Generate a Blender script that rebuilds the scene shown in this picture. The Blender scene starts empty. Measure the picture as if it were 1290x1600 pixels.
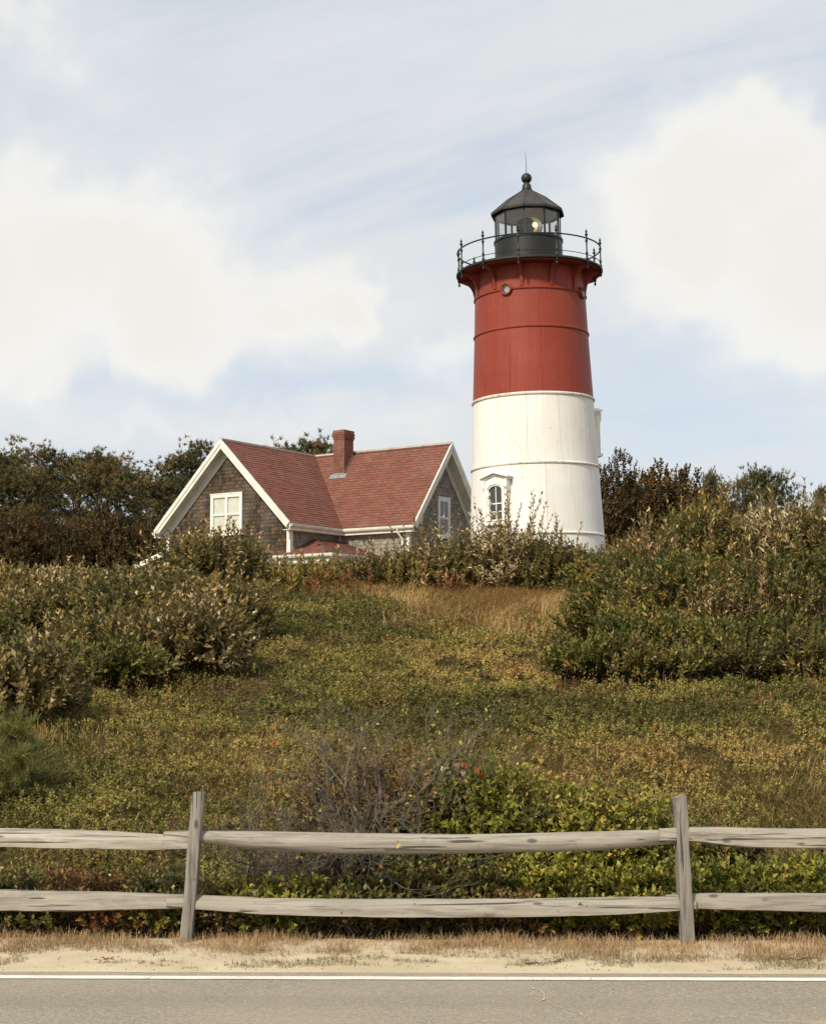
import bpy, math, random
import numpy as np
from mathutils import Vector, Matrix

R = math.radians
sc = bpy.context.scene
COL = sc.collection

# ------------------------------------------------------------------ camera
HP = math.atan(0.1)                      # pitch: horizon a little below the middle of the picture
cam = bpy.data.cameras.new('camera')
cam.sensor_fit = 'VERTICAL'; cam.sensor_height = 36.0
cam.lens = 36.0 * 2500 / 1600
cam.clip_start = 0.1; cam.clip_end = 3000
camo = bpy.data.objects.new('camera', cam); COL.objects.link(camo)
camo.location = (0, 0, 1.6); camo.rotation_euler = (R(90) + HP, 0, 0)
sc.camera = camo

# ------------------------------------------------------------------ sky, sun, exposure
SUN_EL, SUN_AZ = 41.0, -146.0            # azimuth from +Y (into the picture), negative = left
sc.view_settings.view_transform = 'Standard'
sc.view_settings.look = 'None'
sc.view_settings.exposure = 0.80
sc.view_settings.gamma = 1.0
sc.view_settings.use_curve_mapping = False
SKY_STRENGTH = 0.09
SUN_STRENGTH = 2.8

def N(nt, kind, **kw):
    n = nt.nodes.new(kind)
    for k, v in kw.items():
        if k.startswith('i_'):
            key = k[2:]
            key = int(key) if key.isdigit() else key.replace('_', ' ')
            n.inputs[key].default_value = v
        else:
            setattr(n, k, v)
    return n

def L(nt, a, b):
    nt.links.new(a, b)

def ramp(nt, fac, stops, interp='LINEAR'):
    r = nt.nodes.new('ShaderNodeValToRGB'); r.color_ramp.interpolation = interp
    el = r.color_ramp.elements
    while len(el) > 1: el.remove(el[-1])
    el[0].position = stops[0][0]; c = stops[0][1]
    el[0].color = (*c, 1) if len(c) == 3 else c
    for p, c in stops[1:]:
        e = el.new(p); e.color = (*c, 1) if len(c) == 3 else c
    if fac is not None: L(nt, fac, r.inputs[0])
    return r.outputs[0]

def math_(nt, op, a, b=None, c=None, clamp=False):
    n = nt.nodes.new('ShaderNodeMath'); n.operation = op; n.use_clamp = clamp
    for i, v in enumerate((a, b, c)):
        if v is None: continue
        if isinstance(v, (int, float)): n.inputs[i].default_value = v
        else: L(nt, v, n.inputs[i])
    return n.outputs[0]

def vmath(nt, op, a, b=None, scale=None):
    n = nt.nodes.new('ShaderNodeVectorMath'); n.operation = op
    for i, v in enumerate((a, b)):
        if v is None: continue
        if isinstance(v, (tuple, list)): n.inputs[i].default_value = v
        else: L(nt, v, n.inputs[i])
    if scale is not None: n.inputs['Scale'].default_value = scale
    return n.outputs['Value'] if op in ('DOT_PRODUCT', 'LENGTH', 'DISTANCE') else n.outputs['Vector']

def mixc(nt, f, a, b, mode='MIX'):
    n = nt.nodes.new('ShaderNodeMix'); n.data_type = 'RGBA'; n.blend_type = mode; n.clamp_factor = True
    for sock, v in ((n.inputs[0], f), (n.inputs[6], a), (n.inputs[7], b)):
        if isinstance(v, (int, float)): sock.default_value = v
        elif isinstance(v, (tuple, list)): sock.default_value = (*v, 1) if len(v) == 3 else v
        else: L(nt, v, sock)
    return n.outputs[2]

def noise(nt, vec, scale, detail=4, rough=0.55, dist=0.0):
    n = N(nt, 'ShaderNodeTexNoise', i_Scale=scale, i_Detail=detail, i_Roughness=rough, i_Distortion=dist)
    if vec is not None: L(nt, vec, n.inputs['Vector'])
    return n.outputs[0]

def mapping(nt, vec, scale=(1, 1, 1), rot=(0, 0, 0), loc=(0, 0, 0)):
    m = N(nt, 'ShaderNodeMapping'); m.inputs['Scale'].default_value = scale
    m.inputs['Rotation'].default_value = rot; m.inputs['Location'].default_value = loc
    L(nt, vec, m.inputs['Vector']); return m.outputs[0]

def smooth(nt, v, a, b):
    n = nt.nodes.new('ShaderNodeMapRange'); n.interpolation_type = 'SMOOTHSTEP'
    n.inputs[1].default_value = a; n.inputs[2].default_value = b
    L(nt, v, n.inputs[0]); return n.outputs[0]

def make_world():
    w = bpy.data.worlds.new('World'); sc.world = w; w.use_nodes = True
    nt = w.node_tree; nt.nodes.clear()
    out = N(nt, 'ShaderNodeOutputWorld'); bg = N(nt, 'ShaderNodeBackground'); bg.inputs[1].default_value = SKY_STRENGTH
    L(nt, bg.outputs[0], out.inputs[0])
    sky = N(nt, 'ShaderNodeTexSky'); sky.sky_type = 'NISHITA'; sky.sun_disc = False
    sky.sun_elevation = R(SUN_EL); sky.sun_rotation = R(SUN_AZ)
    sky.air_density = 1.0; sky.dust_density = 1.2; sky.ozone_density = 1.0
    tc = N(nt, 'ShaderNodeTexCoord'); d = vmath(nt, 'NORMALIZE', tc.outputs['Generated'])
    sp = N(nt, 'ShaderNodeSeparateXYZ'); L(nt, d, sp.inputs[0])
    # a high veil of thin cloud over the whole sky, streaked
    zc = math_(nt, 'ADD', math_(nt, 'MAXIMUM', sp.outputs[2], 0.0), 0.22)
    cx = math_(nt, 'DIVIDE', sp.outputs[0], zc); cy = math_(nt, 'DIVIDE', sp.outputs[1], zc)
    cv = N(nt, 'ShaderNodeCombineXYZ'); L(nt, cx, cv.inputs[0]); L(nt, cy, cv.inputs[1])
    pl = mapping(nt, cv.outputs[0], scale=(1.0, 1.0, 1), rot=(0, 0, R(28)), loc=(3.1, 1.7, 0))
    v1 = noise(nt, mapping(nt, pl, scale=(0.9, 2.2, 1)), 1.6, 8, 0.58, 0.5)
    v2 = noise(nt, mapping(nt, pl, scale=(1.0, 6.0, 1)), 5.0, 6, 0.6, 0.8)
    veil = smooth(nt, math_(nt, 'ADD', v1, math_(nt, 'MULTIPLY', v2, 0.16)), 0.30, 0.78)
    veil = math_(nt, 'MULTIPLY_ADD', veil, 0.50, 0.46)
    # heaped clouds: soft ellipses in the direction sphere, broken up by noise
    n1 = N(nt, 'ShaderNodeTexNoise', i_Scale=7.0, i_Detail=9, i_Roughness=0.56); L(nt, d, n1.inputs['Vector'])
    n2 = N(nt, 'ShaderNodeTexNoise', i_Scale=24.0, i_Detail=8, i_Roughness=0.62); L(nt, d, n2.inputs['Vector'])
    wob = math_(nt, 'ADD', math_(nt, 'MULTIPLY', math_(nt, 'SUBTRACT', n1.outputs[0], 0.5), 1.5), math_(nt, 'MULTIPLY', math_(nt, 'SUBTRACT', n2.outputs[0], 0.5), 0.75))
    wn1 = N(nt, 'ShaderNodeTexNoise', i_Scale=9.0, i_Detail=3, i_Roughness=0.5); L(nt, d, wn1.inputs['Vector'])
    wn2 = N(nt, 'ShaderNodeTexNoise', i_Scale=26.0, i_Detail=6, i_Roughness=0.62); L(nt, d, wn2.inputs['Vector'])
    w1 = vmath(nt, 'SCALE', vmath(nt, 'SUBTRACT', wn1.outputs['Color'], (0.5, 0.5, 0.5)), scale=0.17)
    w2 = vmath(nt, 'SCALE', vmath(nt, 'SUBTRACT', wn2.outputs['Color'], (0.5, 0.5, 0.5)), scale=0.048)
    dw = vmath(nt, 'ADD', d, vmath(nt, 'ADD', w1, w2))
    tot = None
    # x/y slope, z/y slope of the centre, half width, half height, weight
    blobs = [(-0.235, 0.265, 0.075, 0.078, 1.0), (-0.150, 0.238, 0.105, 0.052, 1.0), (-0.066, 0.243, 0.038, 0.034, 1.0), (-0.185, 0.262, 0.06, 0.05, 1.0), (-0.30, 0.24, 0.10, 0.075, 1.0),
             (0.20, 0.29, 0.075, 0.060, 1.0), (0.255, 0.255, 0.085, 0.070, 0.95), (0.17, 0.255, 0.05, 0.04, 0.8), (-0.27, 0.41, 0.09, 0.03, 0.55), (0.025, 0.205, 0.05, 0.022, 0.5), (-0.10, 0.155, 0.16, 0.018, 0.45),
             (-0.55, 0.30, 0.2, 0.10, 1.0), (0.62, 0.26, 0.22, 0.10, 1.0), (1.3, 0.34, 0.3, 0.14, 1.0), (-1.2, 0.3, 0.3, 0.12, 0.9),
             (0.3, 0.75, 0.3, 0.12, 0.8), (-0.5, 0.8, 0.35, 0.14, 0.8)]
    for bx, bz, wx, wz, k in blobs:
        c = Vector((bx, 1, bz)).normalized()
        ex = Vector((0, 0, 1)).cross(c).normalized(); ez = c.cross(ex).normalized()
        dx = math_(nt, 'DIVIDE', vmath(nt, 'DOT_PRODUCT', dw, tuple(ex)), wx)
        dz = math_(nt, 'DIVIDE', vmath(nt, 'DOT_PRODUCT', dw, tuple(ez)), wz)
        front = math_(nt, 'GREATER_THAN', vmath(nt, 'DOT_PRODUCT', d, tuple(c)), 0.0)
        r2 = math_(nt, 'ADD', math_(nt, 'MULTIPLY', dx, dx), math_(nt, 'MULTIPLY', dz, dz))
        g = math_(nt, 'MULTIPLY', math_(nt, 'EXPONENT', math_(nt, 'MULTIPLY', r2, -0.8)), math_(nt, 'MULTIPLY', front, k))
        tot = g if tot is None else math_(nt, 'MAXIMUM', tot, g)
    # elsewhere round the sky the same kind of broken cloud
    n3 = N(nt, 'ShaderNodeTexNoise', i_Scale=2.3, i_Detail=4, i_Roughness=0.5); L(nt, mapping(nt, d, scale=(1, 1, 2.2), loc=(4.2, 0, 1.3)), n3.inputs['Vector'])
    back = math_(nt, 'MULTIPLY', smooth(nt, n3.outputs[0], 0.45, 0.75), smooth(nt, sp.outputs[1], 0.75, 0.3))
    tot = math_(nt, 'MAXIMUM', tot, back)
    field = math_(nt, 'ADD', tot, math_(nt, 'MULTIPLY', wob, 0.30))
    soft = smooth(nt, field, 0.06, 0.84); crisp = smooth(nt, field, 0.36, 0.60)
    where = smooth(nt, noise(nt, mapping(nt, d, loc=(1.7, 0.4, 2.2)), 4.5, 2, 0.5), 0.42, 0.62)
    cum = math_(nt, 'ADD', math_(nt, 'MULTIPLY', soft, math_(nt, 'SUBTRACT', 1.0, math_(nt, 'MULTIPLY', where, 0.32))), math_(nt, 'MULTIPLY', crisp, math_(nt, 'MULTIPLY', where, 0.32)))
    # cloud tone: thick parts a little greyer, tops warm white
    body = noise(nt, d, 10.0, 8, 0.6)
    bright = mixc(nt, smooth(nt, body, 0.32, 0.66), (5.75, 5.66, 5.44), (6.15, 6.04, 5.78))
    warm = mixc(nt, smooth(nt, math_(nt, 'ADD', field, math_(nt, 'MULTIPLY', body, 0.6)), 0.85, 1.35), bright, (5.55, 5.44, 5.2))
    thin = (4.95, 5.06, 5.10)
    skyc = mixc(nt, 0.55, sky.outputs[0], (3.0, 3.9, 5.0))
    c1 = mixc(nt, veil, skyc, thin)
    c2 = mixc(nt, cum, c1, warm)
    L(nt, c2, bg.inputs[0])
make_world()

sun = bpy.data.lights.new('sun', 'SUN'); sun.energy = SUN_STRENGTH; sun.angle = R(6); sun.color = (1.0, 0.90, 0.74)
suno = bpy.data.objects.new('sun', sun); COL.objects.link(suno)
sd = Vector((math.sin(R(SUN_AZ)) * math.cos(R(SUN_EL)), math.cos(R(SUN_AZ)) * math.cos(R(SUN_EL)), math.sin(R(SUN_EL))))
suno.rotation_euler = sd.to_track_quat('Z', 'Y').to_euler(); suno.location = (-40, -20, 40)

# ------------------------------------------------------------------ materials
def mat(name):
    m = bpy.data.materials.new(name); m.use_nodes = True
    nt = m.node_tree; nt.nodes.clear()
    out = N(nt, 'ShaderNodeOutputMaterial'); b = N(nt, 'ShaderNodeBsdfPrincipled')
    L(nt, b.outputs[0], out.inputs[0]); return m, nt, b, out

def setc(nt, sock, v):
    if isinstance(v, (tuple, list)): sock.default_value = (*v, 1) if len(v) == 3 else v
    elif isinstance(v, (int, float)): sock.default_value = v
    else: L(nt, v, sock)

def objco(nt): return N(nt, 'ShaderNodeTexCoord').outputs['Object']

def bump(nt, b, h, strength=0.3, dist=0.01):
    n = N(nt, 'ShaderNodeBump'); n.inputs['Strength'].default_value = strength; n.inputs['Distance'].default_value = dist
    L(nt, h, n.inputs['Height']); L(nt, n.outputs[0], b.inputs['Normal'])

def worldpos(nt): return N(nt, 'ShaderNodeNewGeometry').outputs['Position']

def m_flat(name, c, rough=0.6, var=0.15, scale=3.0, metallic=0.0, spec=0.4, bmp=0.0, bscale=30):
    m, nt, b, out = mat(name); p = worldpos(nt)
    n = noise(nt, p, scale, 6, 0.6)
    col = mixc(nt, smooth(nt, n, 0.3, 0.7), tuple(x * (1 - var) for x in c), tuple(min(1, x * (1 + var)) for x in c))
    setc(nt, b.inputs['Base Color'], col); b.inputs['Roughness'].default_value = rough
    b.inputs['Metallic'].default_value = metallic; b.inputs['Specular IOR Level'].default_value = spec
    if bmp: bump(nt, b, noise(nt, p, bscale, 4), bmp, 0.01)
    return m

def m_paint_plate(name, c, stain, rust, rough, wear=0.0):
    """painted iron: faded patches, runs of stain down the plates, rust freckles"""
    m, nt, b, out = mat(name); p = worldpos(nt)
    n = noise(nt, p, 0.7, 5, 0.6)
    runs = noise(nt, mapping(nt, p, scale=(5.0, 5.0, 0.22)), 2.0, 6, 0.65)
    oi = N(nt, 'ShaderNodeObjectInfo').outputs['Random']
    col = mixc(nt, smooth(nt, n, 0.3, 0.75), c, tuple(min(1, x * 1.10 + 0.012) for x in c))
    col = mixc(nt, math_(nt, 'MULTIPLY', smooth(nt, runs, 0.46, 0.74), 0.75), col, stain)
    col = mixc(nt, math_(nt, 'MULTIPLY', oi, 0.20), col, stain)
    fk = noise(nt, p, 9.0, 5, 0.75)
    fk2 = noise(nt, mapping(nt, p, scale=(1, 1, 0.35)), 1.1, 3, 0.5)
    f = math_(nt, 'MULTIPLY', smooth(nt, fk, 0.56 - wear, 0.70 - wear), smooth(nt, fk2, 0.50 - wear, 0.62 - wear))
    col = mixc(nt, math_(nt, 'MULTIPLY', f, 0.8), col, rust)
    setc(nt, b.inputs['Base Color'], col)
    b.inputs['Roughness'].default_value = rough; b.inputs['Specular IOR Level'].default_value = 0.18
    bump(nt, b, noise(nt, p, 3.0, 5, 0.6), 0.18, 0.03)
    return m

def m_foliage(name, stops, under=None, rough=0.5, trans=0.25, spec=0.25, gain=1.9):
    m, nt, b, out = mat(name)
    a = N(nt, 'ShaderNodeAttribute', attribute_name='hue')
    oi = N(nt, 'ShaderNodeObjectInfo').outputs['Random']
    h = math_(nt, 'ADD', a.outputs['Fac'], math_(nt, 'MULTIPLY_ADD', oi, 0.10, -0.05))
    stops = [(p_, (min(.6, c_[0] * gain * 1.10), min(.6, c_[1] * gain), min(.6, c_[2] * gain * .92))) for p_, c_ in stops]
    col = ramp(nt, h, stops)
    if under is not None:
        bf = N(nt, 'ShaderNodeNewGeometry').outputs['Backfacing']
        col = mixc(nt, math_(nt, 'MULTIPLY', bf, under[1]), col, under[0])
    setc(nt, b.inputs['Base Color'], col)
    b.inputs['Roughness'].default_value = rough; b.inputs['Specular IOR Level'].default_value = spec
    t = N(nt, 'ShaderNodeBsdfTranslucent'); L(nt, col, t.inputs[0])
    mx = N(nt, 'ShaderNodeMixShader'); mx.inputs[0].default_value = trans
    L(nt, b.outputs[0], mx.inputs[1]); L(nt, t.outputs[0], mx.inputs[2]); L(nt, mx.outputs[0], out.inputs[0])
    return m

def m_wood(name, dark, light, axis=0, scale=1.0):
    """weathered split wood: grain along one object axis, dark checks, mottling"""
    m, nt, b, out = mat(name); p = objco(nt)
    oi = N(nt, 'ShaderNodeObjectInfo').outputs['Random']
    off = N(nt, 'ShaderNodeCombineXYZ'); L(nt, math_(nt, 'MULTIPLY', oi, 37.0), off.inputs[0]); L(nt, math_(nt, 'MULTIPLY', oi, 11.0), off.inputs[2])
    p = vmath(nt, 'ADD', p, off.outputs[0])
    s = [34.0, 34.0, 34.0]; s[axis] = 1.6
    g = noise(nt, mapping(nt, p, scale=tuple(x * scale for x in s)), 1.0, 8, 0.7, 0.4)
    s2 = [60.0, 60.0, 60.0]; s2[axis] = 1.3
    ck = noise(nt, mapping(nt, p, scale=tuple(x * scale for x in s2)), 0.8, 3, 0.5, 0.2)
    bl = noise(nt, p, 4.5, 5, 0.65)
    st = noise(nt, p, 16.0, 4, 0.7)
    col = mixc(nt, smooth(nt, g, 0.30, 0.60), dark, light); col = mixc(nt, math_(nt, 'MULTIPLY', math_(nt, 'FRACT', math_(nt, 'MULTIPLY', oi, 7.3)), 0.55), col, tuple(x * .62 for x in light))
    col = mixc(nt, math_(nt, 'MULTIPLY', smooth(nt, bl, 0.42, 0.66), 0.55), col, tuple(x * 0.72 for x in light))
    col = mixc(nt, math_(nt, 'MULTIPLY', smooth(nt, st, 0.60, 0.74), 0.5), col, tuple(x * 0.8 for x in dark))
    crack = smooth(nt, ck, 0.40, 0.33)
    col = mixc(nt, math_(nt, 'MULTIPLY', crack, 0.85), col, tuple(x * 0.28 for x in dark))
    s3 = [9.0, 9.0, 9.0]; s3[axis] = 3.6
    kv = N(nt, 'ShaderNodeTexVoronoi', i_Scale=1.0); L(nt, mapping(nt, p, scale=tuple(s3)), kv.inputs['Vector'])
    kn = smooth(nt, math_(nt, 'ADD', kv.outputs['Distance'], math_(nt, 'MULTIPLY', st, 0.10)), 0.20, 0.11)
    col = mixc(nt, math_(nt, 'MULTIPLY', kn, 0.75), col, tuple(x * 0.42 for x in dark))
    lich = math_(nt, 'MULTIPLY', smooth(nt, noise(nt, p, 22.0, 6, 0.7), 0.60, 0.70), smooth(nt, noise(nt, p, 2.3, 3), 0.48, 0.62))
    col = mixc(nt, math_(nt, 'MULTIPLY', lich, 0.45), col, (0.30, 0.31, 0.24))
    setc(nt, b.inputs['Base Color'], col); b.inputs['Roughness'].default_value = 0.85; b.inputs['Specular IOR Level'].default_value = 0.2
    hh = math_(nt, 'SUBTRACT', g, math_(nt, 'MULTIPLY', crack, 0.8))
    bump(nt, b, hh, 0.55, 0.012)
    return m

def m_pieces(name, stops, rough=0.8, nscale=14, nz=0.35, nvar=0.35, spec=0.2, patch=0.22):
    """shingles / bricks: a colour for each piece plus streaky wear"""
    m, nt, b, out = mat(name)
    isl = N(nt, 'ShaderNodeNewGeometry').outputs['Random Per Island']
    oi = N(nt, 'ShaderNodeObjectInfo').outputs['Random']
    r = math_(nt, 'FRACT', math_(nt, 'ADD', isl, oi))
    col = ramp(nt, r, stops)
    p = worldpos(nt)
    n = noise(nt, mapping(nt, p, scale=(1, 1, nz)), nscale, 5, 0.65)
    n2 = noise(nt, p, 0.8, 4, 0.6)
    col = mixc(nt, math_(nt, 'MULTIPLY', smooth(nt, n, 0.35, 0.75), nvar), col, (0.03, 0.025, 0.02), 'MIX')
    col = mixc(nt, math_(nt, 'MULTIPLY', smooth(nt, n2, 0.45, 0.7), patch), col, (0.30, 0.26, 0.22))
    setc(nt, b.inputs['Base Color'], col); b.inputs['Roughness'].default_value = rough; b.inputs['Specular IOR Level'].default_value = spec
    bump(nt, b, noise(nt, p, 60, 3), 0.3, 0.005)
    return m

M = {}
M['white_plate'] = m_paint_plate('white_plate', (0.68, 0.67, 0.635), (0.59, 0.565, 0.50), (0.46, 0.27, 0.10), 0.55)
M['red_plate'] = m_paint_plate('red_plate', (0.225, 0.040, 0.024), (0.185, 0.031, 0.019), (0.40, 0.09, 0.055), 0.5)
M['white_band'] = m_paint_plate('white_band', (0.68, 0.67, 0.635), (0.57, 0.52, 0.42), (0.40, 0.24, 0.10), 0.6, 0.09)
M['rust_joint'] = m_flat('rust_joint', (0.40, 0.29, 0.16), 0.9, 0.5, 2.5)
M['red_joint'] = m_flat('red_joint', (0.12, 0.022, 0.014), 0.8, 0.3, 3)
M['white_trim'] = m_flat('white_trim', (0.76, 0.74, 0.68), 0.55, 0.08, 4, bmp=0.1)
M['stain_rust'] = m_flat('stain_rust', (0.60, 0.36, 0.10), 0.9, 0.4, 9)
M['house_trim'] = m_flat('house_trim', (0.70, 0.67, 0.59), 0.6, 0.10, 2.5, bmp=0.1)
M['black_iron'] = m_flat('black_iron', (0.012, 0.012, 0.0115), 0.5, 0.35, 6, spec=0.4, bmp=0.15)
M['lantern_roof'] = m_flat('lantern_roof', (0.036, 0.033, 0.030), 0.55, 0.25, 3, spec=0.45)
M['dark_glass'] = m_flat('dark_glass', (0.030, 0.032, 0.034), 0.06, 0.3, 2, spec=0.9)
M['curtain'] = m_flat('curtain', (0.80, 0.77, 0.68), 0.85, 0.08, 5)
M['ceiling'] = m_flat('ceiling', (0.80, 0.78, 0.72), 0.7, 0.1, 4)
M['dark_room'] = m_flat('dark_room', (0.05, 0.05, 0.05), 0.9, 0.2, 2)  # near-black that paints the shade inside openings; also the lantern floor colour
M['lead'] = m_flat('lead', (0.26, 0.26, 0.26), 0.45, 0.25, 8, metallic=0.3)
M['ridge_cap'] = m_flat('ridge_cap', (0.42, 0.37, 0.32), 0.7, 0.2, 5)
M['roof_base'] = m_flat('roof_base', (0.13, 0.05, 0.042), 0.9, 0.2, 5)
M['wall_base'] = m_flat('wall_base', (0.045, 0.038, 0.03), 0.9, 0.2, 5)
M['roof_shingle'] = m_pieces('roof_shingle', [(0, (0.150, 0.060, 0.043)), (0.35, (0.170, 0.070, 0.049)), (0.55, (0.195, 0.069, 0.048)), (0.75, (0.180, 0.086, 0.060)), (0.9, (0.210, 0.075, 0.053)), (1, (0.150, 0.073, 0.053))], nvar=0.18, patch=0.10)
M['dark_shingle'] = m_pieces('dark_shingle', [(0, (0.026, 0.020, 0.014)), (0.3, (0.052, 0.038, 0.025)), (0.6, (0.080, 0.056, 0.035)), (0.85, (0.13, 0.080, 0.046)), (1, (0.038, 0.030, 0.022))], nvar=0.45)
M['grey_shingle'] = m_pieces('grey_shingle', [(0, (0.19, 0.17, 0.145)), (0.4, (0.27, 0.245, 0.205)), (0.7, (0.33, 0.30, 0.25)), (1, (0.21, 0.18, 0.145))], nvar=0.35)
M['brick'] = m_pieces('brick', [(0, (0.15, 0.052, 0.033)), (0.4, (0.19, 0.064, 0.040)), (0.8, (0.235, 0.080, 0.050)), (1, (0.16, 0.055, 0.038))], nvar=0.25)
M['mortar'] = m_flat('mortar', (0.26, 0.20, 0.16), 0.9, 0.2, 8)
M['rail_wood'] = m_wood('rail_wood', (0.115, 0.10, 0.082), (0.385, 0.352, 0.298), 0)
M['post_wood'] = m_wood('post_wood', (0.085, 0.076, 0.067), (0.275, 0.252, 0.22), 2)
M['bark'] = m_flat('bark', (0.060, 0.050, 0.040), 0.95, 0.4, 6)
M['pale_bark'] = m_flat('pale_bark', (0.16, 0.135, 0.105), 0.95, 0.3, 8)
M['stem'] = m_flat('stem', (0.085, 0.060, 0.040), 0.9, 0.4, 9)
M['twig'] = m_flat('twig', (0.12, 0.10, 0.075), 0.9, 0.4, 9)

PALE = ((0.21, 0.20, 0.10), 0.42)
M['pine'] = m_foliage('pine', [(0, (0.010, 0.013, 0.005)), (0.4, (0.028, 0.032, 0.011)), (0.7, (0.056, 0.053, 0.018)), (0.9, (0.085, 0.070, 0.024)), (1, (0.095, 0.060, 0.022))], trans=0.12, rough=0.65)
M['young_pine'] = m_foliage('young_pine', [(0, (0.030, 0.040, 0.010)), (0.6, (0.070, 0.082, 0.022)), (1, (0.12, 0.115, 0.035))], trans=0.2)
M['oak'] = m_foliage('oak', [(0, (0.026, 0.022, 0.009)), (0.4, (0.052, 0.039, 0.013)), (0.7, (0.075, 0.050, 0.016)), (1, (0.105, 0.060, 0.018))], trans=0.15, gain=1.25)
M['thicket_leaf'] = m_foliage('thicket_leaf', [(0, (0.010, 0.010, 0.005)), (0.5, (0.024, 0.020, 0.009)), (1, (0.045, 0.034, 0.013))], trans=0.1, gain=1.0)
M['olive_leaf'] = m_foliage('olive_leaf', [(0, (0.020, 0.024, 0.006)), (0.35, (0.050, 0.050, 0.012)), (0.6, (0.090, 0.078, 0.020)), (0.8, (0.125, 0.088, 0.028)), (0.93, (0.18, 0.14, 0.065)), (1, (0.28, 0.22, 0.13))], under=PALE)
M['brown_leaf'] = m_foliage('brown_leaf', [(0, (0.024, 0.024, 0.007)), (0.3, (0.056, 0.048, 0.014)), (0.6, (0.100, 0.078, 0.028)), (0.85, (0.165, 0.130, 0.062)), (1, (0.33, 0.26, 0.165))], under=PALE)
M['green_leaf'] = m_foliage('green_leaf', [(0, (0.026, 0.032, 0.007)), (0.45, (0.064, 0.072, 0.015)), (0.75, (0.100, 0.100, 0.024)), (0.95, (0.155, 0.130, 0.042)), (1, (0.20, 0.10, 0.04))], under=((0.10, 0.11, 0.045), 0.5), rough=0.5, spec=0.25)
M['bright_leaf'] = m_foliage('bright_leaf', [(0, (0.032, 0.045, 0.006)), (0.4, (0.085, 0.098, 0.013)), (0.75, (0.155, 0.155, 0.024)), (0.95, (0.22, 0.195, 0.042)), (1, (0.24, 0.17, 0.045))], under=((0.18, 0.18, 0.06), 0.5), rough=0.48, spec=0.3)
M['gold_leaf'] = m_foliage('gold_leaf', [(0, (0.050, 0.055, 0.012)), (0.4, (0.105, 0.100, 0.024)), (0.7, (0.17, 0.130, 0.038)), (1, (0.26, 0.165, 0.075))], under=PALE)
M['rust_leaf'] = m_foliage('rust_leaf', [(0, (0.070, 0.042, 0.016)), (0.5, (0.115, 0.062, 0.026)), (0.85, (0.165, 0.075, 0.036)), (1, (0.22, 0.12, 0.07))])
M['heath_leaf'] = m_foliage('heath_leaf', [(0, (0.055, 0.046, 0.014)), (0.4, (0.105, 0.078, 0.026)), (0.7, (0.140, 0.085, 0.034)), (1, (0.20, 0.14, 0.07))])
M['sapling_leaf'] = m_foliage('sapling_leaf', [(0, (0.07, 0.020, 0.012)), (0.6, (0.15, 0.034, 0.022)), (1, (0.22, 0.10, 0.05))], gain=1.2)
M['red_leaf'] = m_foliage('red_leaf', [(0, (0.12, 0.020, 0.012)), (0.6, (0.26, 0.040, 0.022)), (1, (0.36, 0.13, 0.06))], gain=1.15)
M['straw_leaf'] = m_foliage('straw_leaf', [(0, (0.13, 0.085, 0.035)), (0.5, (0.23, 0.155, 0.065)), (1, (0.36, 0.27, 0.14))], gain=1.15)
M['pale_leaf'] = m_foliage('pale_leaf', [(0, (0.25, 0.16, 0.13)), (0.5, (0.46, 0.36, 0.30)), (1, (0.60, 0.52, 0.44))], gain=1.15)
M['cover_leaf'] = m_foliage('cover_leaf', [(0, (0.040, 0.042, 0.011)), (0.25, (0.096, 0.094, 0.024)), (0.5, (0.140, 0.128, 0.038)), (0.68, (0.175, 0.135, 0.042)), (0.82, (0.165, 0.124, 0.048)), (0.95, (0.15, 0.075, 0.030)), (1, (0.34, 0.09, 0.02))], trans=0.2, gain=2.0)
M['grass_blade'] = m_foliage('grass_blade', [(0, (0.085, 0.074, 0.022)), (0.35, (0.155, 0.118, 0.040)), (0.65, (0.225, 0.158, 0.060)), (1, (0.31, 0.225, 0.10))], trans=0.3, gain=1.35)
M['verge_blade'] = m_foliage('verge_blade', [(0, (0.12, 0.11, 0.050)), (0.3, (0.22, 0.165, 0.090)), (0.65, (0.33, 0.245, 0.145)), (1, (0.44, 0.35, 0.225))], trans=0.3, gain=1.2)
M['grit'] = m_flat('grit', (0.24, 0.20, 0.15), 0.9, 0.6, 40)
M['berry'] = m_flat('berry', (0.24, 0.03, 0.02), 0.35, 0.3, 20)

def m_hill():
    m, nt, b, out = mat('hill_soil'); p = worldpos(nt)
    n1 = noise(nt, p, 1.3, 6, 0.6); n2 = noise(nt, p, 14, 5, 0.7)
    col = mixc(nt, smooth(nt, n1, 0.35, 0.65), (0.085, 0.074, 0.024), (0.13, 0.095, 0.038))
    col = mixc(nt, smooth(nt, n2, 0.42, 0.62), (0.030, 0.027, 0.010), col)
    setc(nt, b.inputs['Base Color'], col); b.inputs['Roughness'].default_value = 1.0; b.inputs['Specular IOR Level'].default_value = 0.03
    bump(nt, b, n2, 0.8, 0.05); return m
M['hill'] = m_hill()

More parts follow.
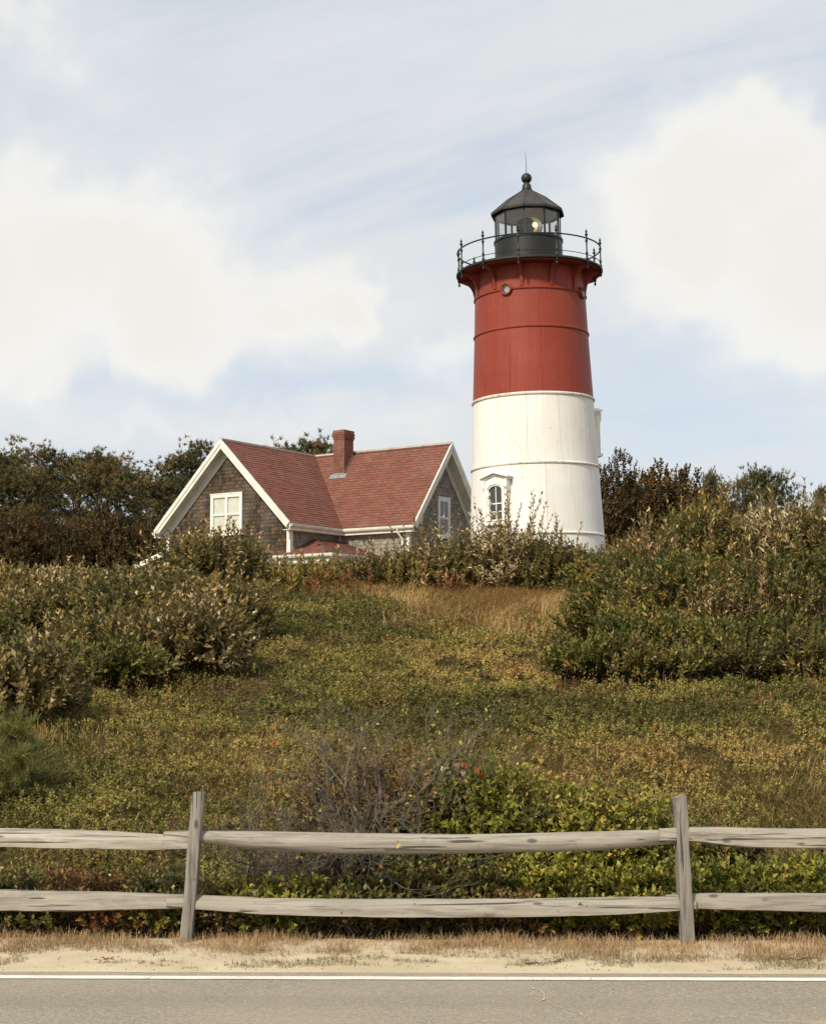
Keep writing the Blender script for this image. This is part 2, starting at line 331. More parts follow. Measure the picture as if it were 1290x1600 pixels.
def m_sand():
    m, nt, b, out = mat('sand'); p = worldpos(nt)
    n1 = noise(nt, p, 2.2, 6, 0.6); n2 = noise(nt, p, 60, 4, 0.7); n3 = noise(nt, p, 260, 2, 0.6)
    col = mixc(nt, smooth(nt, n1, 0.35, 0.65), (0.44, 0.365, 0.25), (0.52, 0.44, 0.315))
    col = mixc(nt, math_(nt, 'MULTIPLY', smooth(nt, n2, 0.52, 0.75), 0.5), col, (0.36, 0.29, 0.19))
    col = mixc(nt, math_(nt, 'MULTIPLY', smooth(nt, n3, 0.60, 0.72), 0.4), col, (0.20, 0.16, 0.11))
    setc(nt, b.inputs['Base Color'], col); b.inputs['Roughness'].default_value = 0.95; b.inputs['Specular IOR Level'].default_value = 0.15
    bump(nt, b, math_(nt, 'ADD', math_(nt, 'MULTIPLY', n2, 0.6), math_(nt, 'MULTIPLY', n1, 1.5)), 0.5, 0.02); return m
M['sand'] = m_sand()

def m_asphalt():
    m, nt, b, out = mat('asphalt'); p = worldpos(nt)
    v = N(nt, 'ShaderNodeTexVoronoi', i_Scale=95.0); L(nt, p, v.inputs['Vector'])
    n1 = noise(nt, p, 0.9, 5, 0.6); n2 = noise(nt, p, 170, 3, 0.75)
    sepv = N(nt, 'ShaderNodeSeparateColor'); L(nt, v.outputs['Color'], sepv.inputs[0])
    st = ramp(nt, sepv.outputs[0], [(0, (0.185, 0.162, 0.122)), (0.5, (0.31, 0.272, 0.208)), (0.85, (0.39, 0.345, 0.265)), (0.97, (0.42, 0.38, 0.31)), (1, (0.55, 0.51, 0.43))])
    col = mixc(nt, smooth(nt, n2, 0.40, 0.60), (0.20, 0.178, 0.142), st)
    col = mixc(nt, math_(nt, 'MULTIPLY', smooth(nt, n1, 0.35, 0.7), 0.30), col, (0.36, 0.315, 0.242))
    ty = noise(nt, mapping(nt, p, scale=(0.06, 1.5, 1)), 1.3, 4, 0.55)
    col = mixc(nt, math_(nt, 'MULTIPLY', smooth(nt, ty, 0.48, 0.68), 0.35), col, (0.19, 0.168, 0.134))
    # sand blown on to the lane
    sx = N(nt, 'ShaderNodeSeparateXYZ'); L(nt, p, sx.inputs[0])
    sn = noise(nt, mapping(nt, p, scale=(0.35, 2.0, 1)), 2.2, 7, 0.62)
    area = math_(nt, 'MULTIPLY', smooth(nt, sx.outputs[0], 0.9, 2.0), smooth(nt, sx.outputs[1], 7.75, 7.45))
    dust = smooth(nt, math_(nt, 'ADD', sn, math_(nt, 'MULTIPLY', area, 0.25)), 0.62, 0.80)
    edge = math_(nt, 'MULTIPLY', smooth(nt, sx.outputs[1], 8.45, 8.75), smooth(nt, noise(nt, p, 9, 5), 0.35, 0.65))
    dust = math_(nt, 'MAXIMUM', math_(nt, 'MULTIPLY', dust, 0.8), math_(nt, 'MULTIPLY', edge, 0.25))
    col = mixc(nt, dust, col, (0.43, 0.345, 0.22))
    setc(nt, b.inputs['Base Color'], col); b.inputs['Roughness'].default_value = 0.88; b.inputs['Specular IOR Level'].default_value = 0.25
    bump(nt, b, math_(nt, 'ADD', v.outputs['Distance'], n2), 0.45, 0.006); return m
M['asphalt'] = m_asphalt()

def m_line():
    m, nt, b, out = mat('line_paint'); p = worldpos(nt)
    n = noise(nt, p, 45, 5, 0.7); n1 = noise(nt, p, 3, 4)
    w = noise(nt, mapping(nt, p, scale=(2.3, 0.7, 1), rot=(0, 0, R(20))), 1.0, 2, 0.4, 0.0)
    cr = smooth(nt, math_(nt, 'ABSOLUTE', math_(nt, 'SUBTRACT', math_(nt, 'FRACT', math_(nt, 'MULTIPLY', w, 9.0)), 0.5)), 0.012, 0.004)
    col = mixc(nt, smooth(nt, n1, 0.3, 0.7), (0.60, 0.575, 0.52), (0.70, 0.675, 0.61))
    col = mixc(nt, math_(nt, 'MULTIPLY', smooth(nt, n, 0.56, 0.72), 0.6), col, (0.36, 0.32, 0.26))
    col = mixc(nt, math_(nt, 'MULTIPLY', cr, 0.6), col, (0.25, 0.22, 0.18))
    setc(nt, b.inputs['Base Color'], col); b.inputs['Roughness'].default_value = 0.75; return m
M['line'] = m_line()

def m_glass():
    m, nt, b, out = mat('clear_glass')
    t = N(nt, 'ShaderNodeBsdfTransparent'); t.inputs[0].default_value = (0.93, 0.94, 0.93, 1)
    g = N(nt, 'ShaderNodeBsdfGlossy'); g.inputs['Roughness'].default_value = 0.02
    f = N(nt, 'ShaderNodeLayerWeight')
    mx = N(nt, 'ShaderNodeMixShader'); L(nt, math_(nt, 'MULTIPLY_ADD', math_(nt, 'POWER', f.outputs['Facing'], 4.0), 0.8, 0.045, clamp=True), mx.inputs[0])
    L(nt, t.outputs[0], mx.inputs[1]); L(nt, g.outputs[0], mx.inputs[2]); L(nt, mx.outputs[0], out.inputs[0])
    return m
M['glass'] = m_glass()
def m_lens():
    m, nt, b, out = mat('lens_glass')
    b.inputs['Base Color'].default_value = (0.85, 0.80, 0.68, 1); b.inputs['Roughness'].default_value = 0.18
    b.inputs['Metallic'].default_value = 0.7; return m
M['lens'] = m_lens()
def m_lens_glint():
    m, nt, b, out = mat('lens_glint'); b.inputs['Base Color'].default_value = (0.8, 0.7, 0.5, 1)
    b.inputs['Emission Color'].default_value = (1.0, 0.75, 0.38, 1); b.inputs['Emission Strength'].default_value = 1.0; return m  # emission put in for the sun's reflection in the lens
M['lens_glint'] = m_lens_glint()

# ------------------------------------------------------------------ mesh helpers
def link(name, me, parent=None, m=None, loc=None):
    o = bpy.data.objects.new(name, me); COL.objects.link(o)
    if parent is not None: o.parent = parent
    if m is not None and me is not None: me.materials.append(m)
    if loc is not None: o.location = loc
    return o

def tag(o, label, cat, group=None):
    o['label'] = label; o['category'] = cat
    if group: o['group'] = group
    return o

def empty(name, loc, rot=(0, 0, 0), label=None, cat=None, group=None):
    o = bpy.data.objects.new(name, None); COL.objects.link(o); o.location = loc; o.rotation_euler = rot
    o.empty_display_size = 0.3
    if label: tag(o, label, cat, group)
    return o

class MB:
    def __init__(s): s.v = []; s.f = []
    def add(s, vs, fs):
        k = len(s.v); s.v += [tuple(v) for v in vs]; s.f += [tuple(i + k for i in f) for f in fs]; return s
    def box(s, a, b):
        (x0, y0, z0), (x1, y1, z1) = a, b
        vs = [(x0, y0, z0), (x1, y0, z0), (x1, y1, z0), (x0, y1, z0), (x0, y0, z1), (x1, y0, z1), (x1, y1, z1), (x0, y1, z1)]
        return s.add(vs, [(0, 3, 2, 1), (4, 5, 6, 7), (0, 1, 5, 4), (1, 2, 6, 5), (2, 3, 7, 6), (3, 0, 4, 7)])
    def hexa(s, vs):
        return s.add(vs, [(0, 3, 2, 1), (4, 5, 6, 7), (0, 1, 5, 4), (1, 2, 6, 5), (2, 3, 7, 6), (3, 0, 4, 7)])
    def prism(s, poly, off):
        """poly: 3-D points of a face, pushed along off"""
        n = len(poly); o = Vector(off); vs = [Vector(p) for p in poly] + [Vector(p) + o for p in poly]
        fs = [tuple(range(n))[::-1], tuple(range(n, 2 * n))] + [(i, (i + 1) % n, n + (i + 1) % n, n + i) for i in range(n)]
        return s.add(vs, fs)
    def beam(s, A, B, up, h0, h1, t0, t1):
        """bar from A to B; h along up (made square to the bar), t along bar x up"""
        A, B, up = Vector(A), Vector(B), Vector(up); d = (B - A).normalized()
        u = (up - d * up.dot(d)).normalized(); w = d.cross(u)
        vs = [P + u * h + w * t for P in (A, B) for h, t in ((h0, t0), (h0, t1), (h1, t1), (h1, t0))]
        return s.add(vs, [(0, 1, 2, 3), (7, 6, 5, 4), (0, 4, 5, 1), (1, 5, 6, 2), (2, 6, 7, 3), (3, 7, 4, 0)])
    def lathe(s, prof, n=16, c=(0, 0, 0), cap=True):
        k = len(prof); vs = []
        for j in range(n):
            a = 2 * math.pi * j / n
            for r, z in prof: vs.append((c[0] + r * math.sin(a), c[1] - r * math.cos(a), c[2] + z))
        fs = []
        for j in range(n):
            j2 = (j + 1) % n
            for i in range(k - 1): fs.append((j * k + i, j2 * k + i, j2 * k + i + 1, j * k + i + 1))
        if cap:
            fs.append(tuple(j * k for j in range(n))[::-1]); fs.append(tuple(j * k + k - 1 for j in range(n)))
        return s.add(vs, fs)
    def tube(s, pts, rad, n=8, closed=False):
        pts = [Vector(p) for p in pts]; m = len(pts); vs = []
        for i, p in enumerate(pts):
            a = pts[i - 1] if (i > 0 or closed) else p; b = pts[(i + 1) % m] if (i < m - 1 or closed) else p
            d = (b - a).normalized(); ref = Vector((0, 0, 1)) if abs(d.z) < 0.9 else Vector((1, 0, 0))
            u = d.cross(ref).normalized(); w = u.cross(d); r = rad[i] if isinstance(rad, (list, tuple)) else rad
            for j in range(n):
                t = 2 * math.pi * j / n; vs.append(p + u * math.cos(t) * r + w * math.sin(t) * r)
        fs = []
        for i in range(m if closed else m - 1):
            i2 = (i + 1) % m
            for j in range(n): fs.append((i * n + j, i * n + (j + 1) % n, i2 * n + (j + 1) % n, i2 * n + j))
        if not closed:
            fs.append(tuple(range(n))[::-1]); fs.append(tuple(range((m - 1) * n, m * n)))
        return s.add(vs, fs)
    def mesh(s, name, smooth=False):
        me = bpy.data.meshes.new(name); me.from_pydata(s.v, [], s.f); me.update()
        import bmesh
        bm = bmesh.new(); bm.from_mesh(me); bmesh.ops.recalc_face_normals(bm, faces=bm.faces); bm.to_mesh(me); bm.free()
        if smooth:
            me.polygons.foreach_set('use_smooth', [True] * len(me.polygons))
            try: me.set_sharp_from_angle(angle=R(40))
            except Exception: pass
        return me
    def build(s, name, m, parent=None, smooth=False, loc=None):
        return link(name, s.mesh(name, smooth), parent, m, loc)

def np_mesh(name, V, quads=None, tris=None, hue=None, m=None, smooth=False):
    me = bpy.data.meshes.new(name)
    q = np.zeros((0, 4), np.int64) if quads is None else np.asarray(quads); t = np.zeros((0, 3), np.int64) if tris is None else np.asarray(tris)
    nl = q.size + t.size; nf = len(q) + len(t)
    me.vertices.add(len(V)); me.vertices.foreach_set('co', np.asarray(V, np.float32).ravel())
    me.loops.add(nl); me.loops.foreach_set('vertex_index', np.concatenate([q.ravel(), t.ravel()]).astype(np.int32))
    me.polygons.add(nf)
    ls = np.concatenate([np.arange(len(q)) * 4, q.size + np.arange(len(t)) * 3]).astype(np.int32)
    me.polygons.foreach_set('loop_start', ls)
    if smooth: me.polygons.foreach_set('use_smooth', np.ones(nf, bool))
    if hue is not None:
        a = me.attributes.new('hue', 'FLOAT', 'POINT'); a.data.foreach_set('value', np.asarray(hue, np.float32))
    me.update(calc_edges=True); me.validate()
    if m is not None: me.materials.append(m)
    return me

def unit(a): return a / np.maximum(np.linalg.norm(a, axis=-1, keepdims=True), 1e-9)

def leaf_geo(P, D, Nn, Ln, W, hue, fold=0.25, shape=0.45):
    """diamond leaves folded along the midrib; P base, D direction, Nn rough normal, all (n,3)"""
    D = unit(D); S = unit(np.cross(D, Nn)); U = np.cross(S, D); Ln = Ln[:, None]; W = W[:, None]
    mid = P + D * Ln * shape
    A = mid - S * W * 0.5 + U * W * fold; B = mid + S * W * 0.5 + U * W * fold
    T = P + D * Ln - U * Ln * 0.10
    n = len(P); V = np.stack([P, B, T, A], 1).reshape(-1, 3)
    q = np.arange(n * 4).reshape(n, 4)
    return V, q, np.repeat(hue, 4)

def sticks(A, B, ra, rb, sides=3):
    A = np.asarray(A, float); B = np.asarray(B, float); n = len(A)
    ra = np.broadcast_to(ra, n)[:, None]; rb = np.broadcast_to(rb, n)[:, None]
    d = unit(B - A); ref = np.where(np.abs(d[:, 2:3]) < 0.9, np.array([[0, 0, 1.]]), np.array([[1., 0, 0]]))
    u = unit(np.cross(d, ref)); w = np.cross(u, d); Vs = []
    for P, r in ((A, ra), (B, rb)):
        for j in range(sides):
            t = 2 * math.pi * j / sides; Vs.append(P + (u * math.cos(t) + w * math.sin(t)) * r)
    V = np.stack(Vs, 1).reshape(-1, 3); k = 2 * sides; base = (np.arange(n) * k)[:, None]
    q = np.concatenate([base + np.array([[j, (j + 1) % sides, sides + (j + 1) % sides, sides + j]]) for j in range(sides)])
    return V, q

def blades_geo(P, H, W, lean, az, hue, bend=0.5):
    """grass blades: two quads' worth of ribbon ending in a point"""
    n = len(P); d = np.stack([np.cos(az), np.sin(az), np.zeros(n)], 1); s = np.stack([-np.sin(az), np.cos(az), np.zeros(n)], 1)
    up = np.array([[0, 0, 1.]]); W = W[:, None]; H = H[:, None]; l = lean[:, None]
    m = P + up * H * 0.55 + d * H * l * 0.35; t = P + up * H * (1 - 0.4 * l ** 2) + d * H * l
    V = np.stack([P - s * W * .5, P + s * W * .5, m + s * W * .4, m - s * W * .4, t], 1).reshape(-1, 3)
    b = (np.arange(n) * 5)[:, None]
    return V, b + np.array([[0, 1, 2, 3]]), b + np.array([[3, 2, 4]]), np.repeat(hue, 5)

class VN:
    """smooth value noise on a lattice"""
    def __init__(s, seed): s.t = np.random.default_rng(seed).random((256, 256))
    def __call__(s, x, y):
        xi = np.floor(x).astype(int); yi = np.floor(y).astype(int); fx = x - xi; fy = y - yi
        fx = fx * fx * (3 - 2 * fx); fy = fy * fy * (3 - 2 * fy); t = s.t
        g = lambda a, b: t[a % 256, b % 256]
        return (g(xi, yi) * (1 - fx) + g(xi + 1, yi) * fx) * (1 - fy) + (g(xi, yi + 1) * (1 - fx) + g(xi + 1, yi + 1) * fx) * fy
    def fbm(s, x, y, o=4):
        v = 0; a = 0.5
        for i in range(o): v = v + a * s(x + 17.3 * i, y + 5.1 * i); x = x * 2.03; y = y * 2.03; a *= 0.5
        return v / (1 - 0.5 ** o)
vn1, vn2, vn3 = VN(1), VN(2), VN(3)

# ------------------------------------------------------------------ ground, road, hill
SLOPE = -0.0163                           # the road runs a touch nearer on the right
def edge_y(x): return SLOPE * x
_PY = np.array([-50, 8.9, 9.4, 9.8, 10.4, 12, 15, 18, 22, 26, 30, 36, 45, 60, 100, 900.])
_PZ = np.array([-0.03, -0.02, -0.008, 0.02, 0.10, 0.40, 0.96, 1.50, 2.24, 2.88, 3.24, 3.48, 3.75, 4.0, 4.2, 4.2])
def hill_z(x, y, detail=True):
    x = np.asarray(x, float); y = np.asarray(y, float); yy = y - SLOPE * x
    z = (np.interp(yy, _PY, _PZ) + np.interp(yy - 0.8, _PY, _PZ) + np.interp(yy + 0.8, _PY, _PZ)) / 3
    z = np.where(yy < 10.2, np.interp(yy, _PY, _PZ), z)
    k = np.clip((yy - 10.2) / 4, 0, 1)
    z = z + k * 0.5 * (vn1.fbm(x * 0.16 + 9, y * 0.16, 3) - 0.5) * np.clip((120 - yy) / 60, 0.2, 1)
    if detail: z = z + np.clip((yy - 9.9) / 1.0, 0, 1) * 0.14 * (vn2.fbm(x * 1.3, y * 1.3, 3) - 0.5)
    return z
def hz(x, y): return float(hill_z(np.array([x]), np.array([y]))[0])

def grid_mesh(name, xs, ys, zf, m, yoff=True):
    X, Y = np.meshgrid(xs, ys); 
    if yoff: Y = Y + SLOPE * X
    Z = zf(X, Y); V = np.stack([X, Y, Z], -1).reshape(-1, 3); nx, ny = len(xs), len(ys)
    i = (np.arange(ny - 1)[:, None] * nx + np.arange(nx - 1)[None, :]).ravel()
    q = np.stack([i, i + 1, i + nx + 1, i + nx], 1)
    return np_mesh(name, V, q, None, None, m, True)

xs = np.concatenate([[-700, -400, -200, -100, -60], np.linspace(-40, -12, 29), np.linspace(-11.8, 11.8, 237), np.linspace(12, 40, 29), [60, 100, 200, 400, 700]])
ys = np.concatenate([np.linspace(9.66, 32, 225), np.linspace(32.5, 60, 56), [65, 70, 80, 90, 100, 120, 160, 240, 400, 900]])
o = link('hill', grid_mesh('hill', xs, ys, lambda x, y: hill_z(x, y), M['hill'])); o['kind'] = 'structure'
# broad ground sheet under road and verge, behind the camera too
o = link('ground', grid_mesh('ground', np.array([-700, -50, 50, 700.]), np.array([-600, -30, 9.9]), lambda x, y: x * 0 - 0.06, M['sand'])); o['kind'] = 'structure'
# sandy shoulder, slightly uneven, spilling over the ragged asphalt edge
def sand_z(x, y):
    yy = y - SLOPE * x
    base = np.interp(yy, [8.55, 8.76, 9.0, 9.4, 9.7, 9.86], [-0.05, -0.002, 0.006, 0.010, 0.022, -0.05])
    return base + 0.016 * (vn1.fbm(x * 5, y * 7, 4) - 0.5) + 0.020 * (vn2.fbm(x * 1.1, y * 2.5, 3) - 0.5) * np.clip((yy - 8.8) / .3, 0, 1)
o = link('sand_shoulder', grid_mesh('sand_shoulder', np.linspace(-26, 26, 700), np.linspace(8.55, 9.86, 50), sand_z, M['sand'])); o['kind'] = 'structure'
# road slab with a real edge
mb = MB(); y0, y1 = -1.0, 8.76
nseg = 260; top = []; bot = []
rng = np.random.default_rng(5)
ex = np.linspace(-26, 26, nseg); ey = y1 + 0.018 * (vn3.fbm(ex * 6, ex * 0 + 3, 4) - 0.5) + SLOPE * ex
vs = []; fs = []
for i in range(nseg): vs += [(ex[i], ey[i], 0.0), (ex[i], ey[i] + 0.006, -0.06), (ex[i], y0 + SLOPE * ex[i], 0.0)]
for i in range(nseg - 1):
    a = i * 3; b = a + 3
    fs += [(a + 2, b + 2, b, a), (a, b, b + 1, a + 1)]
mb.add(vs, fs); road = mb.build('road', M['asphalt']); road['kind'] = 'structure'
# white edge line: a thin sheet of paint on the asphalt
vs = []; fs = []
lx = np.linspace(-26, 26, 400)
for i, x in enumerate(lx):
    j1 = 0.010 * (vn1.fbm(np.array([x * 9.0]), np.array([1.0]))[0] - .5); j2 = 0.012 * (vn2.fbm(np.array([x * 11.0]), np.array([7.0]))[0] - .5)
    vs += [(x, 8.545 + j1 + SLOPE * x, 0.004), (x, 8.63 + j2 + SLOPE * x, 0.004)]
for i in range(len(lx) - 1): fs.append((2 * i, 2 * i + 2, 2 * i + 3, 2 * i + 1))
o = MB().add(vs, fs).build('edge_line', M['line']); o['kind'] = 'structure'
# a sand-filled crack wandering across the lane
def crack(pts, w, seed):
    r = random.Random(seed); out = []
    for (xa, ya), (xb, yb) in zip(pts[:-1], pts[1:]):
        n = max(3, int(math.hypot(xb - xa, yb - ya) / 0.035))
        for i in range(n):
            t = i / n; out.append((xa + (xb - xa) * t + r.uniform(-.012, .012), ya + (yb - ya) * t + r.uniform(-.012, .012)))
    vs = []; fs = []
    for i, (x, y) in enumerate(out):
        k = w * r.uniform(0.25, 1.0) * (0.2 if i in (0, len(out) - 1) else 1); vs += [(x - k, y + k * .3, 0.0035), (x + k, y - k * .3, 0.0035)]
    for i in range(len(out) - 1): fs.append((2 * i, 2 * i + 1, 2 * i + 3, 2 * i + 2))
    return MB().add(vs, fs)
o = crack([(0.60, 8.38), (0.66, 8.15), (0.62, 8.0), (0.78, 7.72), (0.86, 7.3), (0.95, 6.9)], 0.006, 4).build('crack_filler', M['sand'], road)

# ------------------------------------------------------------------ lighthouse
def tower_r(z): return float(np.interp(z, [0, 1.99, 4.36, 6.72, 9.03, 10.36, 11.3], [2.42, 2.31, 2.195, 2.09, 1.98, 1.93, 1.89]))
TW = empty('lighthouse', (4.32, 55.0, 4.2), (0, R(-1.25), 0), 'tall iron lighthouse, red above and white below, with a black lantern room', 'lighthouse')
VO = -4.5                                 # the side that faces the road
def polar(a, r, z): a = R(a); return (r * math.sin(a), -r * math.cos(a), z)
TIERS = [(-0.6, 1.99, -5, 'w'), (1.99, 4.36, 9, 'w'), (4.36, 6.72, -6, 'w'), (6.72, 9.03, 9, 'r'), (9.03, 10.36, 8, 'r'), (10.36, 11.22, 7, 'r')]
shell = MB().lathe([(tower_r(0) - 0.02, -0.6), (tower_r(1.99) - 0.028, 1.99), (tower_r(4.36) - 0.028, 4.36), (tower_r(6.72) - 0.028, 6.72)], 96)
shell.build('white_shell', M['rust_joint'], TW, True)
MB().lathe([(tower_r(6.72) - 0.028, 6.721), (tower_r(9.03) - 0.028, 9.03), (tower_r(11.3) - 0.028, 11.3)], 96).build('red_shell', M['red_joint'], TW, True)
for z0, z1, off, c in TIERS:
    for k in range(12):
        gap = 0.10 if c == 'w' else 0.07
        a0 = off + VO + 30 * k + gap; a1 = off + VO + 30 * (k + 1) - gap; n = 10; vs = []; fs = []
        for i in range(n + 1):
            a = a0 + (a1 - a0) * i / n
            for r, z in ((tower_r(z0), z0 + 0.004), (tower_r(z1), z1 - 0.004)):
                vs.append(polar(a, r - 0.05, z)); vs.append(polar(a, r, z))
        for i in range(n):
            b = i * 4; d = b + 4
            fs += [(b + 1, d + 1, d + 3, b + 3), (b + 2, b + 3, d + 3, d + 2), (b, d, d + 1, b + 1)]
        fs += [(0, 1, 3, 2), (n * 4, n * 4 + 2, n * 4 + 3, n * 4 + 1)]
        MB().add(vs, fs).build('iron_plate', M['white_plate' if c == 'w' else 'red_plate'], TW, True)
for z, c, h, p in ((1.99, 'w', .035, .045), (4.36, 'w', .035, .045), (6.72, 'w', .045, .05), (9.03, 'r', .035, .04), (10.36, 'r', .035, .045)):
    r = tower_r(z)
    MB().lathe([(r - .02, z - h), (r + p * .7, z - h), (r + p, z - h * .3), (r + p, z + h * .4), (r + p * .5, z + h), (r - .02, z + h)], 96, cap=False).build('ring_band', M['white_band' if c == 'w' else 'red_plate'], TW, True)
# gallery deck: slab, rim, brackets below
MB().lathe([(1.85, 11.20), (2.46, 11.20), (2.46, 11.225)], 72, cap=False).build('deck_soffit', M['red_plate'], TW)
MB().lathe([(1.0, 11.225), (2.50, 11.225), (2.56, 11.25), (2.56, 11.31), (2.52, 11.335), (1.0, 11.335)], 72, cap=False).build('gallery_deck', M['black_iron'], TW)
BA = [-8 + VO + 30 * k for k in range(12)]
br = MB(); prof = [(1.88, 11.20), (2.44, 11.20), (2.44, 11.14), (2.30, 11.10), (2.17, 11.02), (2.07, 10.90), (2.00, 10.75), (1.965, 10.58), (1.945, 10.42), (1.88, 10.42)]
br.prism([(-0.028, -r, z) for r, z in prof], (0.056, 0, 0)); bme = br.mesh('bracket'); bme.materials.append(M['red_plate'])
fl = MB()
for (r1, z1), (r2, z2) in zip(prof[1:-2], prof[2:-1]): fl.beam((0, -r1, z1), (0, -r2, z2), (0, -1, -1), -0.004, 0.014, -0.06, 0.06)
flm = fl.mesh('bracket_flange'); flm.materials.append(M['red_plate'])
bp = [(0.055, 0), (0.055, .05), (.035, .09), (.03, .16), (.05, .20), (.05, .23), (.028, .26), (.024, .50), (.03, .60), (.05, .63), (.05, .67), (.028, .70), (.024, .80), (.045, .83), (.058, .86), (.045, .89), (.022, .92), (.035, .945), (.042, .97), (.03, 1.0), (.012, 1.02), (.006, 1.07)]
bam = MB().lathe(bp, 10).mesh('baluster', True); bam.materials.append(M['black_iron'])
pd = MB().lathe([(.006, -.30), (.03, -.27), (.045, -.23), (.03, -.19), (.022, -.17), (.05, -.13), (.06, -.06), (.06, 0.0)], 10).mesh('pendant', True); pd.materials.append(M['black_iron'])
for a in BA:
    o = link('bracket', bme, TW); o.rotation_euler.z = R(a)
    f = link('flange', flm, o)
    for nm, me, z in (('baluster', bam, 11.335), ('pendant', pd, 11.29)):
        o = link(nm, me, TW); o.location = polar(a, 2.50, z)
def ringpts(r, z, n=96): return [polar(360 * i / n, r, z) for i in range(n)]
MB().tube(ringpts(2.50, 12.075), 0.026, 6, True).build('handrail', M['black_iron'], TW, True)
MB().tube(ringpts(2.50, 11.50), 0.014, 5, True).build('lower_rail', M['black_iron'], TW, True)
# lantern room
MB().lathe([(1.22, 11.336), (1.22, 11.40), (1.185, 11.42), (1.185, 12.36), (1.215, 12.38), (1.215, 12.46), (1.10, 12.46), (1.10, 11.45)], 64, cap=False).build('lantern_wall', M['black_iron'], TW, True)
for a in (-20, 18, 60, -60, 140, 220):
    vb = MB(); vb.box((-.10, -1.25, 11.58), (.10, -1.18, 11.64)); vb.beam((-.10, -1.22, 11.64), (-.16, -1.24, 11.56), (0, 0, 1), -.01, .01, -.01, .01)
    o = vb.build('vent', M['black_iron'], TW); o.rotation_euler.z = R(a + VO)
MB().lathe([(1.10, 12.455), (0.05, 12.455)], 32, cap=False).build('lantern_floor', M['dark_room'], TW)
MB().lathe([(1.12, 13.36), (0.7, 13.62), (0.1, 13.85)], 20, cap=False).build('lantern_ceiling', M['ceiling'], TW, True)
LA = [-6 + VO + 36 * k for k in range(10)]
for k, a in enumerate(LA):
    p0 = Vector(polar(a, 1.16, 12.46)); p1 = Vector(polar(a, 1.16, 13.42)); q0 = Vector(polar(a + 36, 1.16, 12.46)); q1 = Vector(polar(a + 36, 1.16, 13.42))
    out_ = Vector(polar(a, 1, 0))
    MB().beam(p0, p1, out_, -.045, .02, -.024, .024).build('mullion', M['black_iron'], TW)
    d = (q0 - p0).normalized(); MB().hexa([p0 + d * .026, q0 - d * .026, q0 - d * .026 + Vector(polar(a + 18, .008, 0)), p0 + d * .026 + Vector(polar(a + 18, .008, 0)),
                                          p1 + d * .026, q1 - d * .026, q1 - d * .026 + Vector(polar(a + 18, .008, 0)), p1 + d * .026 + Vector(polar(a + 18, .008, 0))]).build('glass_pane', M['glass'], TW)
    hb = MB(); hb.beam(p1 - Vector((0, 0, .07)), q1 - Vector((0, 0, .07)), (0, 0, 1), 0, .10, -.03, .03); hb.build('header', M['black_iron'], TW)
    # roof facet, each a plate with its own rim
    e0, e1 = Vector(polar(a, 1.29, 13.44)), Vector(polar(a + 36, 1.29, 13.44)); t0, t1 = Vector(polar(a, .19, 14.27)), Vector(polar(a + 36, .19, 14.27))
    m0, m1 = Vector(polar(a, .72, 13.93)), Vector(polar(a + 36, .72, 13.93))
    dn = Vector((0, 0, -.05))
    vs = [e0, e1, m1, m0, t1, t0]; vs2 = [v + dn for v in vs]
    fs = [(0, 1, 2, 3), (3, 2, 4, 5), (6, 9, 8, 7), (9, 11, 10, 8), (0, 6, 7, 1), (0, 3, 9, 6), (1, 7, 8, 2), (3, 5, 11, 9), (2, 8, 10, 4), (5, 4, 10, 11)]
    MB().add(vs + vs2, fs).build('roof_panel', M['lantern_roof'], TW)
    MB().tube([polar(a, 1.30, 13.445), polar(a, .72, 13.94), polar(a, .18, 14.28)], .016, 6).build('roof_rib', M['lantern_roof'], TW)
    MB().beam(e0, e1, (0, 0, 1), -.07, .01, -.012, .02).build('roof_rim', M['black_iron'], TW)
MB().lathe([(.20, 14.24), (.205, 14.30), (.17, 14.33), (.165, 14.40), (.14, 14.50), (.10, 14.55), (.095, 14.58)], 24).build('vent_collar', M['black_iron'], TW, True)
MB().lathe([(0.02, 14.54)] + [(.188 * math.sin(math.pi * t / 12), 14.732 - .188 * math.cos(math.pi * t / 12)) for t in range(1, 12)] + [(.02, 14.92)], 24).build('ventilator_ball', M['black_iron'], TW, True)
MB().tube([(0, 0, 14.9), (0, 0, 15.3), (-.01, 0, 15.66)], [.013, .011, .006], 6).build('lightning_rod', M['black_iron'], TW)
# portholes
for th in (-24, 66, 156, 246):
    a = th + VO; r = tower_r(10.36)
    o = MB().tube([(0.185 * math.cos(t), -r - .055, 10.36 + .185 * math.sin(t)) for t in [2 * math.pi * i / 24 for i in range(24)]], .04, 8, True).build('porthole', M['red_plate'], TW, True); o.rotation_euler.z = R(a)
    b = MB().prism([(0.18 * math.cos(t), -r - .062, 10.36 + .18 * math.sin(t)) for t in [2 * math.pi * i / 24 for i in range(24)]], (0, .10, 0)); b = b.build('dark_disc', M['dark_room'], o)  # dark disc painted for the shade of the opening; no hole is cut
    g = MB().prism([(0.045 + 0.10 * math.cos(t), -r - .070, 10.32 + .10 * math.sin(t)) for t in [2 * math.pi * i / 24 for i in range(24)]], (0, .004, 0)).build('pane', M['lead'], o)

